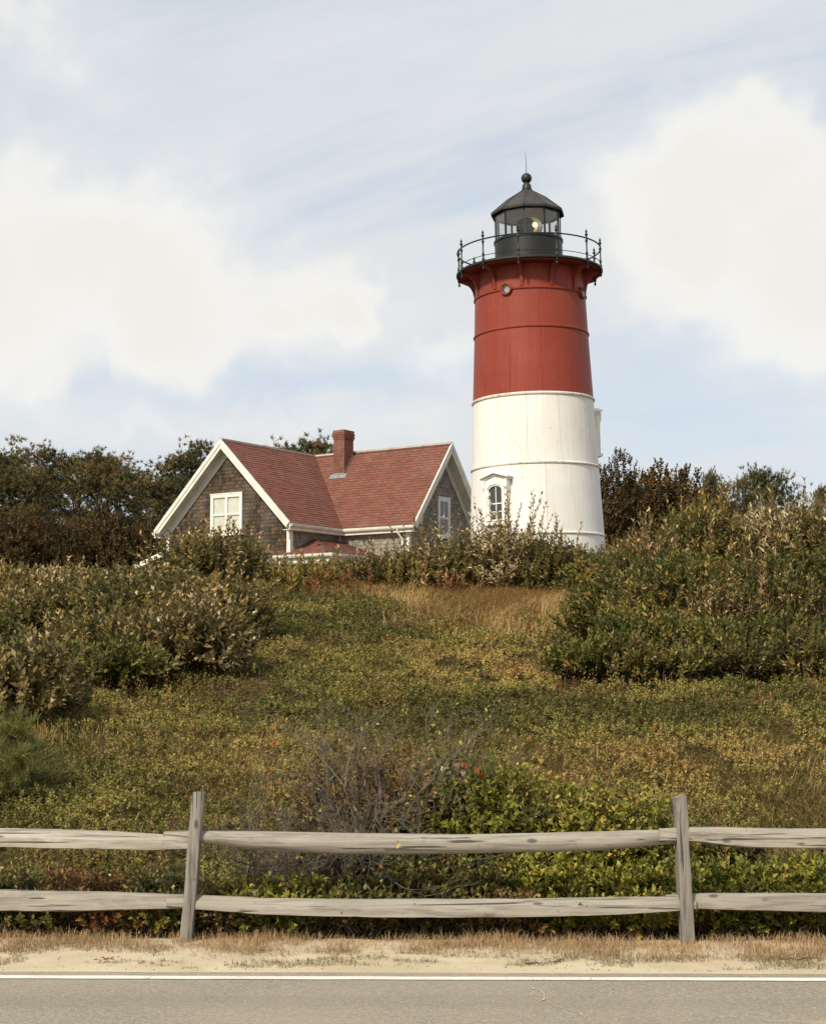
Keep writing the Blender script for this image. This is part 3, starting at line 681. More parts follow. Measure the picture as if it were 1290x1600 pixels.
# arched windows with a little gabled hood; built flat, facing -Y, then turned round the tower
def tower_window(th, zc, glass=True):
    r = tower_r(zc + .8) + 0.0; w = empty('window', (0, 0, zc)); w.parent = TW; w.rotation_euler.z = R(th + VO)
    hw, hgt = 0.27, 1.16                  # half width and height of the opening
    def arch(hw, z0, zt, n=14):
        rr = hw; return [(-hw, z0)] + [(-rr * math.cos(math.pi * i / n), zt - rr * 0.62 + rr * 0.62 * math.sin(math.pi * i / n)) for i in range(n + 1)] + [(hw, z0)]
    y = -r - 0.02
    def ringplate(o_, i_, y0, y1):
        vs = []; fs = []; n = len(o_)
        for (x, z) in o_: vs += [(x, y0, z), (x, y1, z)]
        for (x, z) in i_: vs += [(x, y0, z), (x, y1, z)]
        for i in range(n - 1):
            a, b = 2 * i, 2 * i + 2; c, d = 2 * n + 2 * i, 2 * n + 2 * i + 2
            fs += [(a, b, d, c), (a + 1, c + 1, d + 1, b + 1), (a, a + 1, b + 1, b), (c, d, d + 1, c + 1)]
        return MB().add(vs, fs)
    MB().prism([(x, y + .05, z) for x, z in arch(hw + .2, -.05, hgt + .2)], (0, .12, 0)).build('backing', M['white_trim'], w)
    ringplate(arch(hw + .22, -.06, hgt + .2), arch(hw, 0, hgt), y - .10, y + .06).build('casing', M['white_trim'], w)
    ringplate(arch(hw + .13, -.06, hgt + .12), arch(hw + .06, 0, hgt + .05), y - .13, y - .09).build('molding', M['white_trim'], w)
    # hood: shallow gable on two consoles
    hd = MB(); zt = hgt + .26
    hd.prism([(-.56, y - .12, zt), (0, y - .12, zt + .17), (.56, y - .12, zt), (.56, y - .12, zt - .07), (0, y - .12, zt + .09), (-.56, y - .12, zt - .07)], (0, .26, 0))
    hd.prism([(-.60, y - .20, zt + .04), (0, y - .20, zt + .22), (.60, y - .20, zt + .04), (.60, y - .20, zt - .01), (0, y - .20, zt + .165), (-.60, y - .20, zt - .01)], (0, .34, 0))
    hd.build('hood', M['white_trim'], w)
    MB().prism([(-.50, y - .07, zt - .07), (-.50, y - .07, zt - .02), (0, y - .07, zt + .10), (.50, y - .07, zt - .02), (.50, y - .07, zt - .07)] + [(x, y - .07, z) for x, z in arch(hw + .2, zt - .30, hgt + .18)][::-1][1:-1], (0, .16, 0)).build('hood_panel', M['white_trim'], w)
    for s in (-1, 1):
        cb = MB(); cb.prism([(s * .46 - .055, y + .05, zt - .06), (s * .46 - .055, y - .15, zt - .06), (s * .46 - .055, y - .15, zt - .30), (s * .46 - .055, y - .10, zt - .42), (s * .46 - .055, y + .05, zt - .46)], (.11, 0, 0))
        cb.build('console', M['white_trim'], w)
    MB().box((-hw - .26, y - .16, -.15), (hw + .26, y + .06, -.05)).build('sill', M['white_trim'], w)
    MB().prism([(x, y - .005, z) for x, z in arch(hw, 0, hgt)], (0, .02, 0)).build('room', M['dark_room'], w)  # flat dark panel standing in for the unlit interior
    gl = MB(); 
    for sx in (-1, 1):
        up = [(x, z) for x, z in arch(hw - .03, .56, hgt - .03, 14) if sx * x >= -1e-6]
        poly = [(sx * .012, .58)] + ([(x, z) for x, z in up] if sx < 0 else [(x, z) for x, z in up])
        poly = [(sx * .012, .58), (sx * (hw - .03), .58)] + [(sx * (hw - .03) * math.cos(t), (hgt - .03) - (hw - .03) * .62 + (hw - .03) * .62 * math.sin(t)) for t in [math.pi / 2 * i / 8 for i in range(9)]][:-1] + [(sx * .012, hgt - .03)]
        MB().prism([(x, y - .045, z) for x, z in poly], (0, .006, 0)).build('pane', M['dark_glass'], w)
        for z0, z1 in ((.03, .29), (.31, .55)):
            MB().box((min(sx * .012, sx * (hw - .03)), y - .03, z0), (max(sx * .012, sx * (hw - .03)), y - .022, z1)).build('pane', M['dark_glass'], w)
    sb = MB(); sb.box((-.014, y - .06, .0), (.014, y - .015, hgt - .01)); sb.box((-hw, y - .065, .545), (hw, y - .015, .585)); sb.box((-hw, y - .05, .285), (hw, y - .015, .31))
    sb.box((-hw, y - .06, 0), (-hw + .035, y - .012, hgt - .2)); sb.box((hw - .035, y - .06, 0), (hw, y - .012, hgt - .2)); sb.box((-hw, y - .057, 0), (hw, y - .013, .035))
    sb.build('sash', M['white_trim'], w)
    # rust weeping down from the hood's ends
    for s, hh in ((-1, .65), (1, .40)):
        t = MB(); n = 9; vs = []; fs = []
        for i in range(n + 1):
            z = zt - .46 - hh * i / n; k = (.030 + .012 * math.sin(i * 2.3)) * (1 - .75 * (i / n) ** 2); rr = tower_r(zc + z) + .004; x = s * .475 + .006 * math.sin(i * 1.7)
            vs += [(x - k, -math.sqrt(rr ** 2 - (x - k) ** 2), z), (x + k, -math.sqrt(rr ** 2 - (x + k) ** 2), z)]
        for i in range(n): fs.append((2 * i, 2 * i + 1, 2 * i + 3, 2 * i + 2))
        t.add(vs, fs).build('rust_streak', M['stain_rust'], w)
    return w
tower_window(-35, 2.47)
tower_window(109, 4.95)
# rotating beacon inside the lantern
BC = empty('beacon', TW.matrix_basis @ Vector((0.05, 0, 12.46)), (0, R(-1.25), 0), 'round lighthouse beacon lamp with a glass lens, standing inside the lantern room', 'beacon')
MB().lathe([(.25, 0), (.25, .06), (.10, .10), (.10, .20), (.16, .22)], 20).build('stand', M['black_iron'], BC, True)
for ang, dx in ((14, .12), (194, -.12)):
    p = empty('lamp_head', (dx * 1.0, -.02, .52)); p.parent = BC; p.rotation_euler.z = R(ang)
    dm = MB(); n = 24
    dm.add(*(lambda b: (b.v, b.f))(MB().lathe([(.06, -.32), (.24, -.26), (.32, -.12), (.335, .05), (.34, .07)], n))); 
    d = dm.build('drum', M['lantern_roof'] if ang > 100 else M['lead'], p, True); d.rotation_euler = (R(90), 0, 0)
    ln = MB(); pr = []
    for i in range(9):
        r0 = .32 * (1 - i / 9.0); pr += [(r0, .075 + .012 * i), (r0 - .012, .095 + .012 * i)]
    ln.lathe(pr + [(.004, .20)], n); l = ln.build('lens', M['lens'], p); l.rotation_euler = (R(90), 0, 0)
    b = MB().lathe([(.01, .0), (.08, .02), (.10, .05), (.07, .09), (.01, .10)], 12).build('lens_glint', M['lens_glint'], p, True); b.rotation_euler = (R(90), 0, 0); b.location = (0, -.19, 0)  # glowing cap before the lens, in place of a sun glint

# ------------------------------------------------------------------ house
HG = 3.5
HO = empty('house', (-4.07, 66.0, HG), (0, 0, R(-34.5)), 'shingled cottage with two red roof wings meeting at a brick chimney', 'house')
ZR, ZE, W1, W2 = 10.53 - HG, 7.15 - HG, 3.43, 2.64
S0, SB, R2 = -5.88, 3.2, 6.78            # front gable edge, back end, right gable edge
# walls: two gabled bodies
def gable_body(axis, half, a, b, top, eave):
    pts = [(-half, -.8), (half, -.8), (half, eave), (0, top), (-half, eave)]
    if axis == 'y': return MB().prism([(x, a, z) for x, z in pts], (0, b - a, 0))
    return MB().prism([(a, x, z) for x, z in pts], (b - a, 0, 0))
hw1, hw2 = W1 - .32, W2 - .26
m1, m2 = (ZR - ZE) / W1, (ZR - ZE) / W2
T = 0.30
gable_body('y', hw1, S0 + .42, SB - .42, ZR - T, ZR - T - hw1 * m1).build('front_wing_wall', M['wall_base'], HO)
gable_body('x', hw2, 0.0, R2 - .40, ZR - T - .03, ZR - T - .03 - hw2 * m2).build('right_wing_wall', M['wall_base'], HO)

# shingled wall faces: real wooden shingles, course by course
def shingle_wall(name, m, origin, du, dn, u0, u1, z0, z1, inside, seed, expo=0.145):
    r = random.Random(seed); o = Vector(origin); du = Vector(du); dn = Vector(dn); mbs = MB(); z = z0; row = 0
    while z < z1:
        u = u0 - r.uniform(0, .15)
        while u < u1:
            w = r.uniform(.09, .21)
            a, b = max(u, u0), min(u + w - .008, u1); u += w
            if b - a < .02: continue
            zt = z + expo + .03; zb = z - r.uniform(0, .018)
            if not inside((a + b) / 2, z + expo * .5): continue
            # clip the top corners under the rake
            tb = .018 + r.uniform(0, .012); tt = .003
            pa, pb = o + du * a, o + du * b
            vs = [pa + Vector((0, 0, zb)), pb + Vector((0, 0, zb)), pb + Vector((0, 0, zb)) + dn * tb, pa + Vector((0, 0, zb)) + dn * tb,
                  pa + Vector((0, 0, zt)), pb + Vector((0, 0, zt)), pb + Vector((0, 0, zt)) + dn * tt, pa + Vector((0, 0, zt)) + dn * tt]
            mbs.hexa(vs)
        z += expo; row += 1
    ob = mbs.build(name, m, HO); ob['kind'] = 'stuff'; return ob
zw1 = ZR - T - hw1 * m1
g1y = S0 + .42
win1 = (0.0, 3.40, 0.80, 1.55)            # centre, sill height, half width, height
ins1 = lambda u, z: z < ZR - T - abs(u) * m1 - .05 and not (abs(u - win1[0]) < win1[2] and win1[1] < z < win1[1] + win1[3])
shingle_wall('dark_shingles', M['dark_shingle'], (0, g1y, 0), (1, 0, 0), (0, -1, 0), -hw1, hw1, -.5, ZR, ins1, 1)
g2x = R2 - .40; win2 = (-0.05, 3.36, .42, 1.52)
ins2 = lambda u, z: z < ZR - T - .03 - abs(u) * m2 - .05 and not (abs(u - win2[0]) < win2[2] and win2[1] < z < win2[1] + win2[3])
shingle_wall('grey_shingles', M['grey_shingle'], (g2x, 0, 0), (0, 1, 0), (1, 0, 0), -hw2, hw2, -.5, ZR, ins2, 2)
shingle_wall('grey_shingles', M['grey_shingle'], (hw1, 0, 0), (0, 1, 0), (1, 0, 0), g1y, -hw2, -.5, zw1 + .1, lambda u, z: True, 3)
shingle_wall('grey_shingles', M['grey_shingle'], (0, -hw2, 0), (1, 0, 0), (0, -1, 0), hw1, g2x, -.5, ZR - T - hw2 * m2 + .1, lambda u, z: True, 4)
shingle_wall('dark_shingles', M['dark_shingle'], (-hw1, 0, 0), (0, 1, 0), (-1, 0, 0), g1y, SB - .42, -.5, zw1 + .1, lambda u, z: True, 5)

# roof slabs and shingle tabs
def slab(name, P, thick=.13):
    P = [Vector(p) for p in P]; n = (P[1] - P[0]).cross(P[3] - P[0]).normalized()
    if n.z < 0: n = -n
    return MB().prism(P, -n * thick).build(name, M['roof_base'], HO), n
def tabs(roof, origin, du, ddown, n, Lu, Ld, keep, seed, single=0):
    r = random.Random(seed); o, du, dd, n = Vector(origin), Vector(du).normalized(), Vector(ddown).normalized(), Vector(n)
    expo, w = .142, .30; rows = int(Ld / expo) + 1; out = []
    for i in range(rows):
        d0 = i * expo; d1 = min(d0 + expo + .01, Ld + .03); off = (i % 2) * w / 2 + r.uniform(-.03, .03); u = -off
        while u < Lu:
            a, b = max(u, 0) + .004, min(u + w, Lu) - .004; u += w
            if b - a < .03 or not keep((a + b) / 2, (d0 + d1) / 2): continue
            h1 = .014 + r.uniform(0, .008); lift = r.uniform(0, .003)
            p = lambda uu, d, h: o + du * uu + dd * d + n * h
            vs = [p(a, d0, .001), p(b, d0, .001), p(b, d1 + r.uniform(-.006, .006), .001), p(a, d1, .001), p(a, d0, .004), p(b, d0, .004), p(b, d1, h1 + lift), p(a, d1, h1)]
            out.append(((o + du * ((a + b) / 2) + dd * d0), vs))
    if single:
        camp = Vector((0, 0, 1.6)); Mw = Matrix.Translation((-4.07, 66.0, HG)) @ Matrix.Rotation(R(-34.5), 4, 'Z')
        out.sort(key=lambda q: ((Mw @ q[0]) - camp).length)
    for c, vs in out[:single]: MB().hexa(vs).build('shingle', M['roof_shingle'], roof)
    mbs = MB()
    for c, vs in out[single:]: mbs.hexa(vs)
    ob = mbs.build('shingle_courses', M['roof_shingle'], roof); ob['kind'] = 'stuff'
L1 = math.hypot(W1, ZR - ZE); L2 = math.hypot(W2, ZR - ZE)
rA, nA = slab('roof', [(0, S0, ZR), (0, SB, ZR), (W1, SB, ZE), (W1, S0, ZE)])
tabs(rA, (0, S0, ZR), (0, 1, 0), (W1, 0, ZE - ZR), nA, -S0, L1, lambda u, d: (S0 + u) < -(d / L1) * W2 + .35, 11)
rB, nB = slab('roof', [(0, S0, ZR), (0, SB, ZR), (-W1, SB, ZE), (-W1, S0, ZE)])
tabs(rB, (0, S0, ZR), (0, 1, 0), (-W1, 0, ZE - ZR), nB, SB - S0, L1, lambda u, d: True, 12)
rC, nC = slab('roof', [(0, 0, ZR - .002), (R2, 0, ZR - .002), (R2, -W2, ZE), (0, -W2, ZE)])
tabs(rC, (0, 0, ZR), (1, 0, 0), (0, -W2, ZE - ZR), nC, R2, L2, lambda u, d: u > (d / L2) * W1 - .35, 13, 300)
rD, nD = slab('roof', [(0, 0, ZR - .002), (R2, 0, ZR - .002), (R2, W2, ZE), (0, W2, ZE)])
tabs(rD, (0, 0, ZR), (1, 0, 0), (0, W2, ZE - ZR), nD, R2, L2, lambda u, d: u > (d / L2) * W1 - .35, 14)
# ridge caps
MB().beam((0, S0 - .02, ZR), (0, SB, ZR), (0, 0, 1), -.03, .045, -.07, .07).build('ridge_cap', M['ridge_cap'], HO)
MB().beam((0.05, 0, ZR), (R2 + .02, 0, ZR), (0, 0, 1), -.03, .045, -.07, .07).build('ridge_cap', M['ridge_cap'], HO)
# rake boards, soffits, friezes on both visible gables
def rake(A, B, out, soff, wallo):
    """A eave end, B ridge end (roof top line at the gable edge), out = outward normal, wallo = distance back to the wall"""
    A, B, out = Vector(A), Vector(B), Vector(out); back = -out
    up = Vector((0, 0, 1))
    def bar(name, h0, h1, o0, o1):
        d = (B - A).normalized(); u = (up - d * up.dot(d)).normalized()
        lat = (A - B); lat.z = 0; lat.normalize(); cut = lambda h: d * (-u.dot(lat) * h / d.dot(lat))      # plumb cut at the peak
        vs = [P + u * h + out * t + (cut(h) if P is B else Vector((0, 0, 0))) for P in (A, B) for h, t in ((h0, o0), (h0, o1), (h1, o1), (h1, o0))]
        MB().add(vs, [(0, 1, 2, 3), (7, 6, 5, 4), (0, 4, 5, 1), (1, 5, 6, 2), (2, 6, 7, 3), (3, 7, 4, 0)]).build(name, M['house_trim'], HO)
    bar('rake_board', -.13, .012, -.02, .05)
    bar('rake_board', -.25, -.132, -.03, .022)
    bar('soffit', -.165, -.140, -wallo, -.031)
    bar('frieze_board', -.46, -.166, -wallo - .01, -wallo + .035)
for s in (-1, 1):
    rake((s * W1, S0, ZE), (0, S0, ZR), (0, -1, 0), 0, .42)
    rake((R2, s * W2, ZE), (R2, 0, ZR), (1, 0, 0), 0, .40)
# eave: fascia, soffit and gutter
def gutter(A, B, out, name='gutter'):
    A, B, out = Vector(A), Vector(B), Vector(out); up = Vector((0, 0, 1))
    prof = [(0.0, .0), (.09, .0), (.12, .05), (.13, .12), (.11, .12), (.10, .06), (.08, .02), (.02, .02), (.02, .12), (0, .12)]
    return MB().prism([A + out * x + up * (z - .16) for x, z in prof], B - A).build(name, M['house_trim'], HO, False)
def eave(A, B, out, over):
    A, B, out = Vector(A), Vector(B), Vector(out)
    MB().prism([A + Vector((0, 0, z)) + out * x for x, z in ((-.03, -.26), (.0, -.26), (.0, -.02), (-.03, -.02))], B - A).build('fascia', M['house_trim'], HO)
    MB().prism([A + Vector((0, 0, z)) + out * x for x, z in ((-over, -.285), (-.002, -.285), (-.002, -.262), (-over, -.262))], B - A).build('soffit', M['house_trim'], HO)
    gutter(A, B, out)
eave((W1, S0, ZE), (W1, -W2, ZE), (1, 0, 0), .33)
eave((W1, -W2, ZE), (R2, -W2, ZE), (0, -1, 0), .27)
eave((-W1, S0, ZE), (-W1, SB, ZE), (-1, 0, 0), .33)
# corner boards and downspout
for x, y in ((hw1, g1y), (-hw1, g1y)):
    sx = 1 if x > 0 else -1
    b = MB(); b.box((x - sx * .13 if sx > 0 else x - .045, y - .045, -.6), (x + .045 if sx > 0 else x + .13, y - .002, zw1 + .02)); b.box((x + (.002 if sx > 0 else -.045), y - .001, -.6), (x + (.045 if sx > 0 else -.002), y + .12, zw1 + .02)); b.build('corner_board', M['house_trim'], HO)
b = MB(); zz = ZR - T - hw2 * m2; b.box((g2x - .13, -hw2 - .045, -.6), (g2x + .045, -hw2 - .002, zz)); b.box((g2x + .002, -hw2 - .001, -.6), (g2x + .045, -hw2 + .12, zz)); b.build('corner_board', M['house_trim'], HO)
MB().tube([(R2 - .70, -W2 - .06, ZE - .15), (R2 - .70, -W2 - .06, ZE - .28), (R2 - .62, -hw2 - .10, ZE - .55), (R2 - .62, -hw2 - .10, 0)], .045, 8).build('downspout', M['house_trim'], HO, True)
b = MB(); b.box((hw1 + .002, -hw2 - .06, 0), (hw1 + .06, -hw2 - .002, zw1)); b.build('corner_strip', M['house_trim'], HO)

# house windows: frame, sashes, panes, curtain
def house_window(name, org, du, dn, hw, h, lights, curtain):
    w = empty(name, org); w.parent = HO
    du, dn = Vector(du), Vector(dn); up = Vector((0, 0, 1))
    def bx(u0, u1, z0, z1, n0, n1, nm, m, par=w):
        vs = [du * u + dn * n + up * z for z in (z0, z1) for u, n in ((u0, n0), (u1, n0), (u1, n1), (u0, n1))]
        return MB().hexa(vs).build(nm, m, par)
    f = .085
    bx(-hw, hw, .0, h, .003, .012, 'curtain' if curtain else 'room', M['curtain'] if curtain else M['dark_room'])  # without a curtain, a flat dark panel stands in for the unlit room
    if curtain:
        fo = MB()
        for i in range(28):
            u = -hw + .06 + (2 * hw - .12) * i / 27
            fo.add([du * (u - .022) + dn * .013 + up * .05, du * (u + .022) + dn * .013 + up * .05, du * u + dn * .026 + up * .05, du * (u - .022) + dn * .013 + up * (h - .05), du * (u + .022) + dn * .013 + up * (h - .05), du * u + dn * .022 + up * (h - .05)], [(0, 2, 5, 3), (2, 1, 4, 5)])
        fo.build('curtain_folds', M['curtain'], w)
    bx(-hw - .0, -hw + f, 0, h, .0, .085, 'frame', M['white_trim']); bx(hw - f, hw, 0, h, .0, .085, 'frame', M['white_trim'])
    bx(-hw + f, hw - f, h - f, h, .0, .084, 'frame', M['white_trim']); bx(-hw - .05, hw + .05, -.07, .03, .0, .11, 'sill', M['white_trim'])
    bx(-hw - .03, hw + .03, h, h + .035, .0, .10, 'drip_cap', M['white_trim'])
    iw = (2 * hw - 2 * f) / lights
    for i in range(lights):
        a = -hw + f + iw * i; b = a + iw
        if i: bx(a - .045, a + .045, .03, h - f, .0, .08, 'mullion', M['white_trim'])
        zm = h * .49
        for z0, z1, n in ((.03, zm, .045), (zm - .02, h - f, .055)):
            sh = MB(); 
            for u0, u1, y0, y1 in ((a, a + .055, z0, z1), (b - .055, b, z0, z1), (a + .055, b - .055, z0, z0 + .05), (a + .055, b - .055, z1 - .05, z1)):
                sh.hexa([du * u + dn * nn + up * z for z in (y0, y1) for u, nn in ((u0, n), (u1, n), (u1, n + .02), (u0, n + .02))])
            s_ = sh.build('sash', M['white_trim'], w)
            bx(a + .05, b - .05, z0 + .045, z1 - .045, n + .006, n + .010, 'pane', M['glass'])
            if not curtain:
                mm = MB()
                uu = (a + b) / 2; mm.hexa([du * u + dn * nn + up * z for z in (z0, z1) for u, nn in ((uu - .012, n), (uu + .012, n), (uu + .012, n + .018), (uu - .012, n + .018))]); mm.build('muntin', M['white_trim'], w)
    return w
house_window('window', (win1[0], g1y, win1[1]), (1, 0, 0), (0, -1, 0), win1[2], win1[3], 2, True)
house_window('window', (g2x, win2[0], win2[1]), (0, 1, 0), (1, 0, 0), win2[2], win2[3], 1, False)

# chimney
ch = empty('chimney', (1.86, -.50, 0)); ch.parent = HO
cw, cd = .27, .31; CT = 11.30 - HG
MB().box((-cw + .01, -cd + .01, ZR - 1.4), (cw - .01, cd - .01, CT)).build('core', M['mortar'], ch)
def bricks():
    r = random.Random(8); b = MB(); h = .064; z = ZR - 1.2; row = 0
    while z < CT + .02:
        top = z > CT - .36
        k = 0.0
        if top: k = .022 + (.022 if z > CT - .29 else 0)
        if z > CT - .06: k -= .02
        for (ax, half, oth) in (('x', cw, cd), ('y', cd, cw)):
            for sgn in (-1, 1):
                u = -half - k - (row % 2) * .1
                while u < half + k:
                    a, c = max(u, -half - k), min(u + .195, half + k); u += .205
                    if c - a < .02: continue
                    t = .035; j = r.uniform(0, .005); p0, p1 = oth + k - t, oth + k + j - .004
                    if ax == 'x': b.box((a, min(sgn * p0, sgn * p1), z), (c, max(sgn * p0, sgn * p1), z + h - .010))
                    else:
                        a, c = max(a, -half - k + .037), min(c, half + k - .037)
                        if c - a > .02: b.box((min(sgn * p0, sgn * p1), a, z), (max(sgn * p0, sgn * p1), c, z + h - .010))
        z += h; row += 1
    return b
o = bricks().build('bricks', M['brick'], ch); o['kind'] = 'stuff'
MB().box((-cw - .02, -cd - .02, CT + .001), (cw + .02, cd + .02, CT + .03)).build('cap', M['mortar'], ch)
MB().lathe([(.08, CT + .02), (.08, CT + .09), (.11, CT + .10), (.11, CT + .12), (.02, CT + .14)], 12, (-.05, 0, 0)).build('flue', M['black_iron'], ch)
fz = lambda s: ZR + (-.50 + s - 0) * m2      # roof height at that offset from the ridge
b = MB(); b.box((-cw - .012, -cd - .012, fz(-cd) - .05), (cw + .012, -cd - .001, fz(-cd) + .12))
for s in (-1, 1):
    x0, x1 = (cw + .001, cw + .012) if s > 0 else (-cw - .012, -cw - .001)
    st = 5
    for i in range(st):
        ya, yb = -cd + 2 * cd * i / st, -cd + 2 * cd * (i + 1) / st; b.box((x0, ya, fz(ya) - .06), (x1, yb - .002, fz(yb) + .10))
b.build('flashing', M['lead'], ch)
d = Vector((0, -1, -m2)).normalized(); nn = Vector((0, -m2, 1)).normalized()
P = Vector((0, -cd, fz(-cd)))
MB().prism([P + Vector((-cw - .13, .05, .05 * m2)) + nn * .03, P + Vector((cw + .13, .05, .05 * m2)) + nn * .03, P + Vector((cw + .17, 0, 0)) + d * .17 + nn * .03, P + Vector((-cw - .17, 0, 0)) + d * .17 + nn * .03], nn * .008).build('apron', M['lead'], ch)
for dx in (.0, .28):
    MB().tube([(0.0, S0 + .5 + dx, ZR), (0.0, S0 + .5 + dx, ZR + .22)], .012, 6).build('vent_pipe', M['house_trim'], HO)

# porch roof in the inner corner, hipped at its front end, and a low lean-to on the left
PE = 5.9 - HG; PA = 6.67 - HG
c1 = Vector((2.70, -5.85, PE)); c2 = Vector((5.35, -5.85, PE)); c3 = Vector((5.35, -hw2 + .0, PE)); a1 = Vector((hw1, -4.0, PA)); a2 = Vector((hw1, -hw2, PA)); c0 = Vector((hw1 - .0, -5.85, PE))
pm = MB()
pm.add([c1, c2, a1, c3, a2, Vector((2.70, g1y - .03, PE + .22))] + [p - Vector((0, 0, .10)) for p in (c1, c2, a1, c3, a2, Vector((2.70, g1y - .03, PE + .22)))],
       [(0, 1, 2, 5), (1, 3, 4, 2), (6, 11, 8, 7), (7, 8, 10, 9), (0, 6, 7, 1), (1, 7, 9, 3), (0, 5, 11, 6), (3, 9, 10, 4), (5, 2, 8, 11), (2, 4, 10, 8)])
pr = pm.build('porch_roof', M['roof_base'], HO)
def plane_tabs(roof, A, B, C, keep, seed):
    """tabs on a roof face: A,B along the eave, C a point up the slope"""
    A, B, C = Vector(A), Vector(B), Vector(C); du = (B - A).normalized(); dd = (A - C); dd = (dd - du * dd.dot(du)); Ld = dd.length; n = du.cross(-dd).normalized()
    if n.z < 0: n = -n
    tabs(roof, A - dd, du, dd, n, (B - A).length, Ld, keep, seed)
def tri_keep(lo, hi, Ld):
    return lambda u, d: (lo(d / Ld) - .1 < u < hi(d / Ld) + .05)
Ldp = math.hypot(5.35 - hw1, PA - PE)
plane_tabs(pr, c2, c3, a2, tri_keep(lambda t: 1.85 * (1 - t), lambda t: 99, Ldp), 21)
Ldf = math.hypot(1.85, PA - PE)
plane_tabs(pr, c1, c2, a1, tri_keep(lambda t: (hw1 - 2.7) * (1 - t), lambda t: (hw1 - 2.7) + (5.35 - hw1) * t - .0, Ldf), 22)
gutter(c1 + Vector((-.02, 0, .06)), c2 + Vector((.1, 0, .06)), (0, -1, 0)); gutter(c2 + Vector((0, -.1, .06)), c3 + Vector((0, 0, .06)), (1, 0, 0))
b = MB(); b.prism([c1 + Vector((.05, .03, z)) for z in (-.32, -.09)] + [c2 + Vector((-.05, .03, z)) for z in (-.09, -.32)], (0, .04, 0)); b.prism([c2 + Vector((-.05, .06, z)) for z in (-.32, -.09)] + [c3 + Vector((-.05, 0, z)) for z in (-.09, -.32)], (-.04, 0, 0)); b.build('porch_beam', M['house_trim'], HO)
for p in (Vector((5.2, -5.7, 0)), Vector((5.2, -4.0, 0)), Vector((2.85, -5.7, 0))):
    MB().box((p.x - .06, p.y - .06, -.8), (p.x + .06, p.y + .06, PE - .1)).build('porch_post', M['house_trim'], HO)
MB().tube([c1 + Vector((.12, -.05, -.08)), c1 + Vector((.12, -.05, -.3)), c1 + Vector((.12, .10, -.5)), c1 + Vector((.12, .10, -2.5))], .04, 8).build('downspout', M['house_trim'], HO, True)
lp = [(-hw1, -5.2, PA - .15), (-hw1, 1.5, PA - .15), (-5.1, 1.5, PE), (-5.1, -5.2, PE)]
lr = MB().prism(lp, (0, 0, -.1)).build('lean_to_roof', M['roof_base'], HO)
n = (Vector(lp[1]) - Vector(lp[0])).cross(Vector(lp[3]) - Vector(lp[0])).normalized(); n = n if n.z > 0 else -n
tabs(lr, lp[0], (0, 1, 0), Vector(lp[3]) - Vector(lp[0]), n, 6.7, (Vector(lp[3]) - Vector(lp[0])).length, lambda u, d: True, 23)
b = MB(); b.box((-5.13, -5.2, PE - .2), (-5.10, 1.5, PE + .0)); b.prism([(-hw1, -5.24, PA - .13), (-5.13, -5.24, PE + .015), (-5.13, -5.24, PE - .18), (-hw1, -5.24, PA - .36)], (0, .035, 0)); b.build('lean_to_trim', M['house_trim'], HO)
MB().box((-4.95, -4.95, -.8), (-hw1 - .04, 1.4, PE - .1)).build('lean_to_wall', M['wall_base'], HO)

# ------------------------------------------------------------------ split-rail fence
_c, _s = math.cos(HP), math.sin(HP)
def at(px, py, Y):
    """photo pixel at world depth Y -> point"""
    u = (800 - py) / 2500; k = Y / (_c - _s * u); return Vector((k * (px - 645) / 2500, Y, 1.6 + k * (_s + _c * u)))
FY = lambda x: 9.655 + SLOPE * x
FE = empty('split_rail_fence', (0, 9.655, 0.0), label='weathered grey two-rail wooden fence running along the road verge', cat='fence')
def loft(secs, name, m, parent, org):
    n = len(secs[0]); vs = [Vector(p) - org for s in secs for p in s]; fs = []
    for i in range(len(secs) - 1):
        for j in range(n): fs.append((i * n + j, i * n + (j + 1) % n, (i + 1) * n + (j + 1) % n, (i + 1) * n + j))
    fs.append(tuple(range(n))[::-1]); fs.append(tuple(range((len(secs) - 1) * n, len(secs) * n)))
    o = MB().add(vs, fs).build(name, m, parent, True); o.location = org - Vector(FE.location); return o
SECT = {
 'round': [(math.cos(t), math.sin(t)) for t in [2 * math.pi * i / 14 for i in range(14)]],
 'ridge': [(-1, -.92), (-1, -.3), (-.98, .08), (-.9, .16), (-.3, .62), (.25, .98), (.5, .98), (.95, .5), (1, .1), (.9, -.7), (.6, -1), (-.2, -1), (-.8, -1)],
 'flat': [(-1, -.85), (-1.05, -.3), (-1.02, .4), (-.92, .86), (-.6, 1), (0, 1), (.6, .95), (.9, .5), (.95, -.2), (.8, -.9), (.2, -1), (-.6, -1)],
}
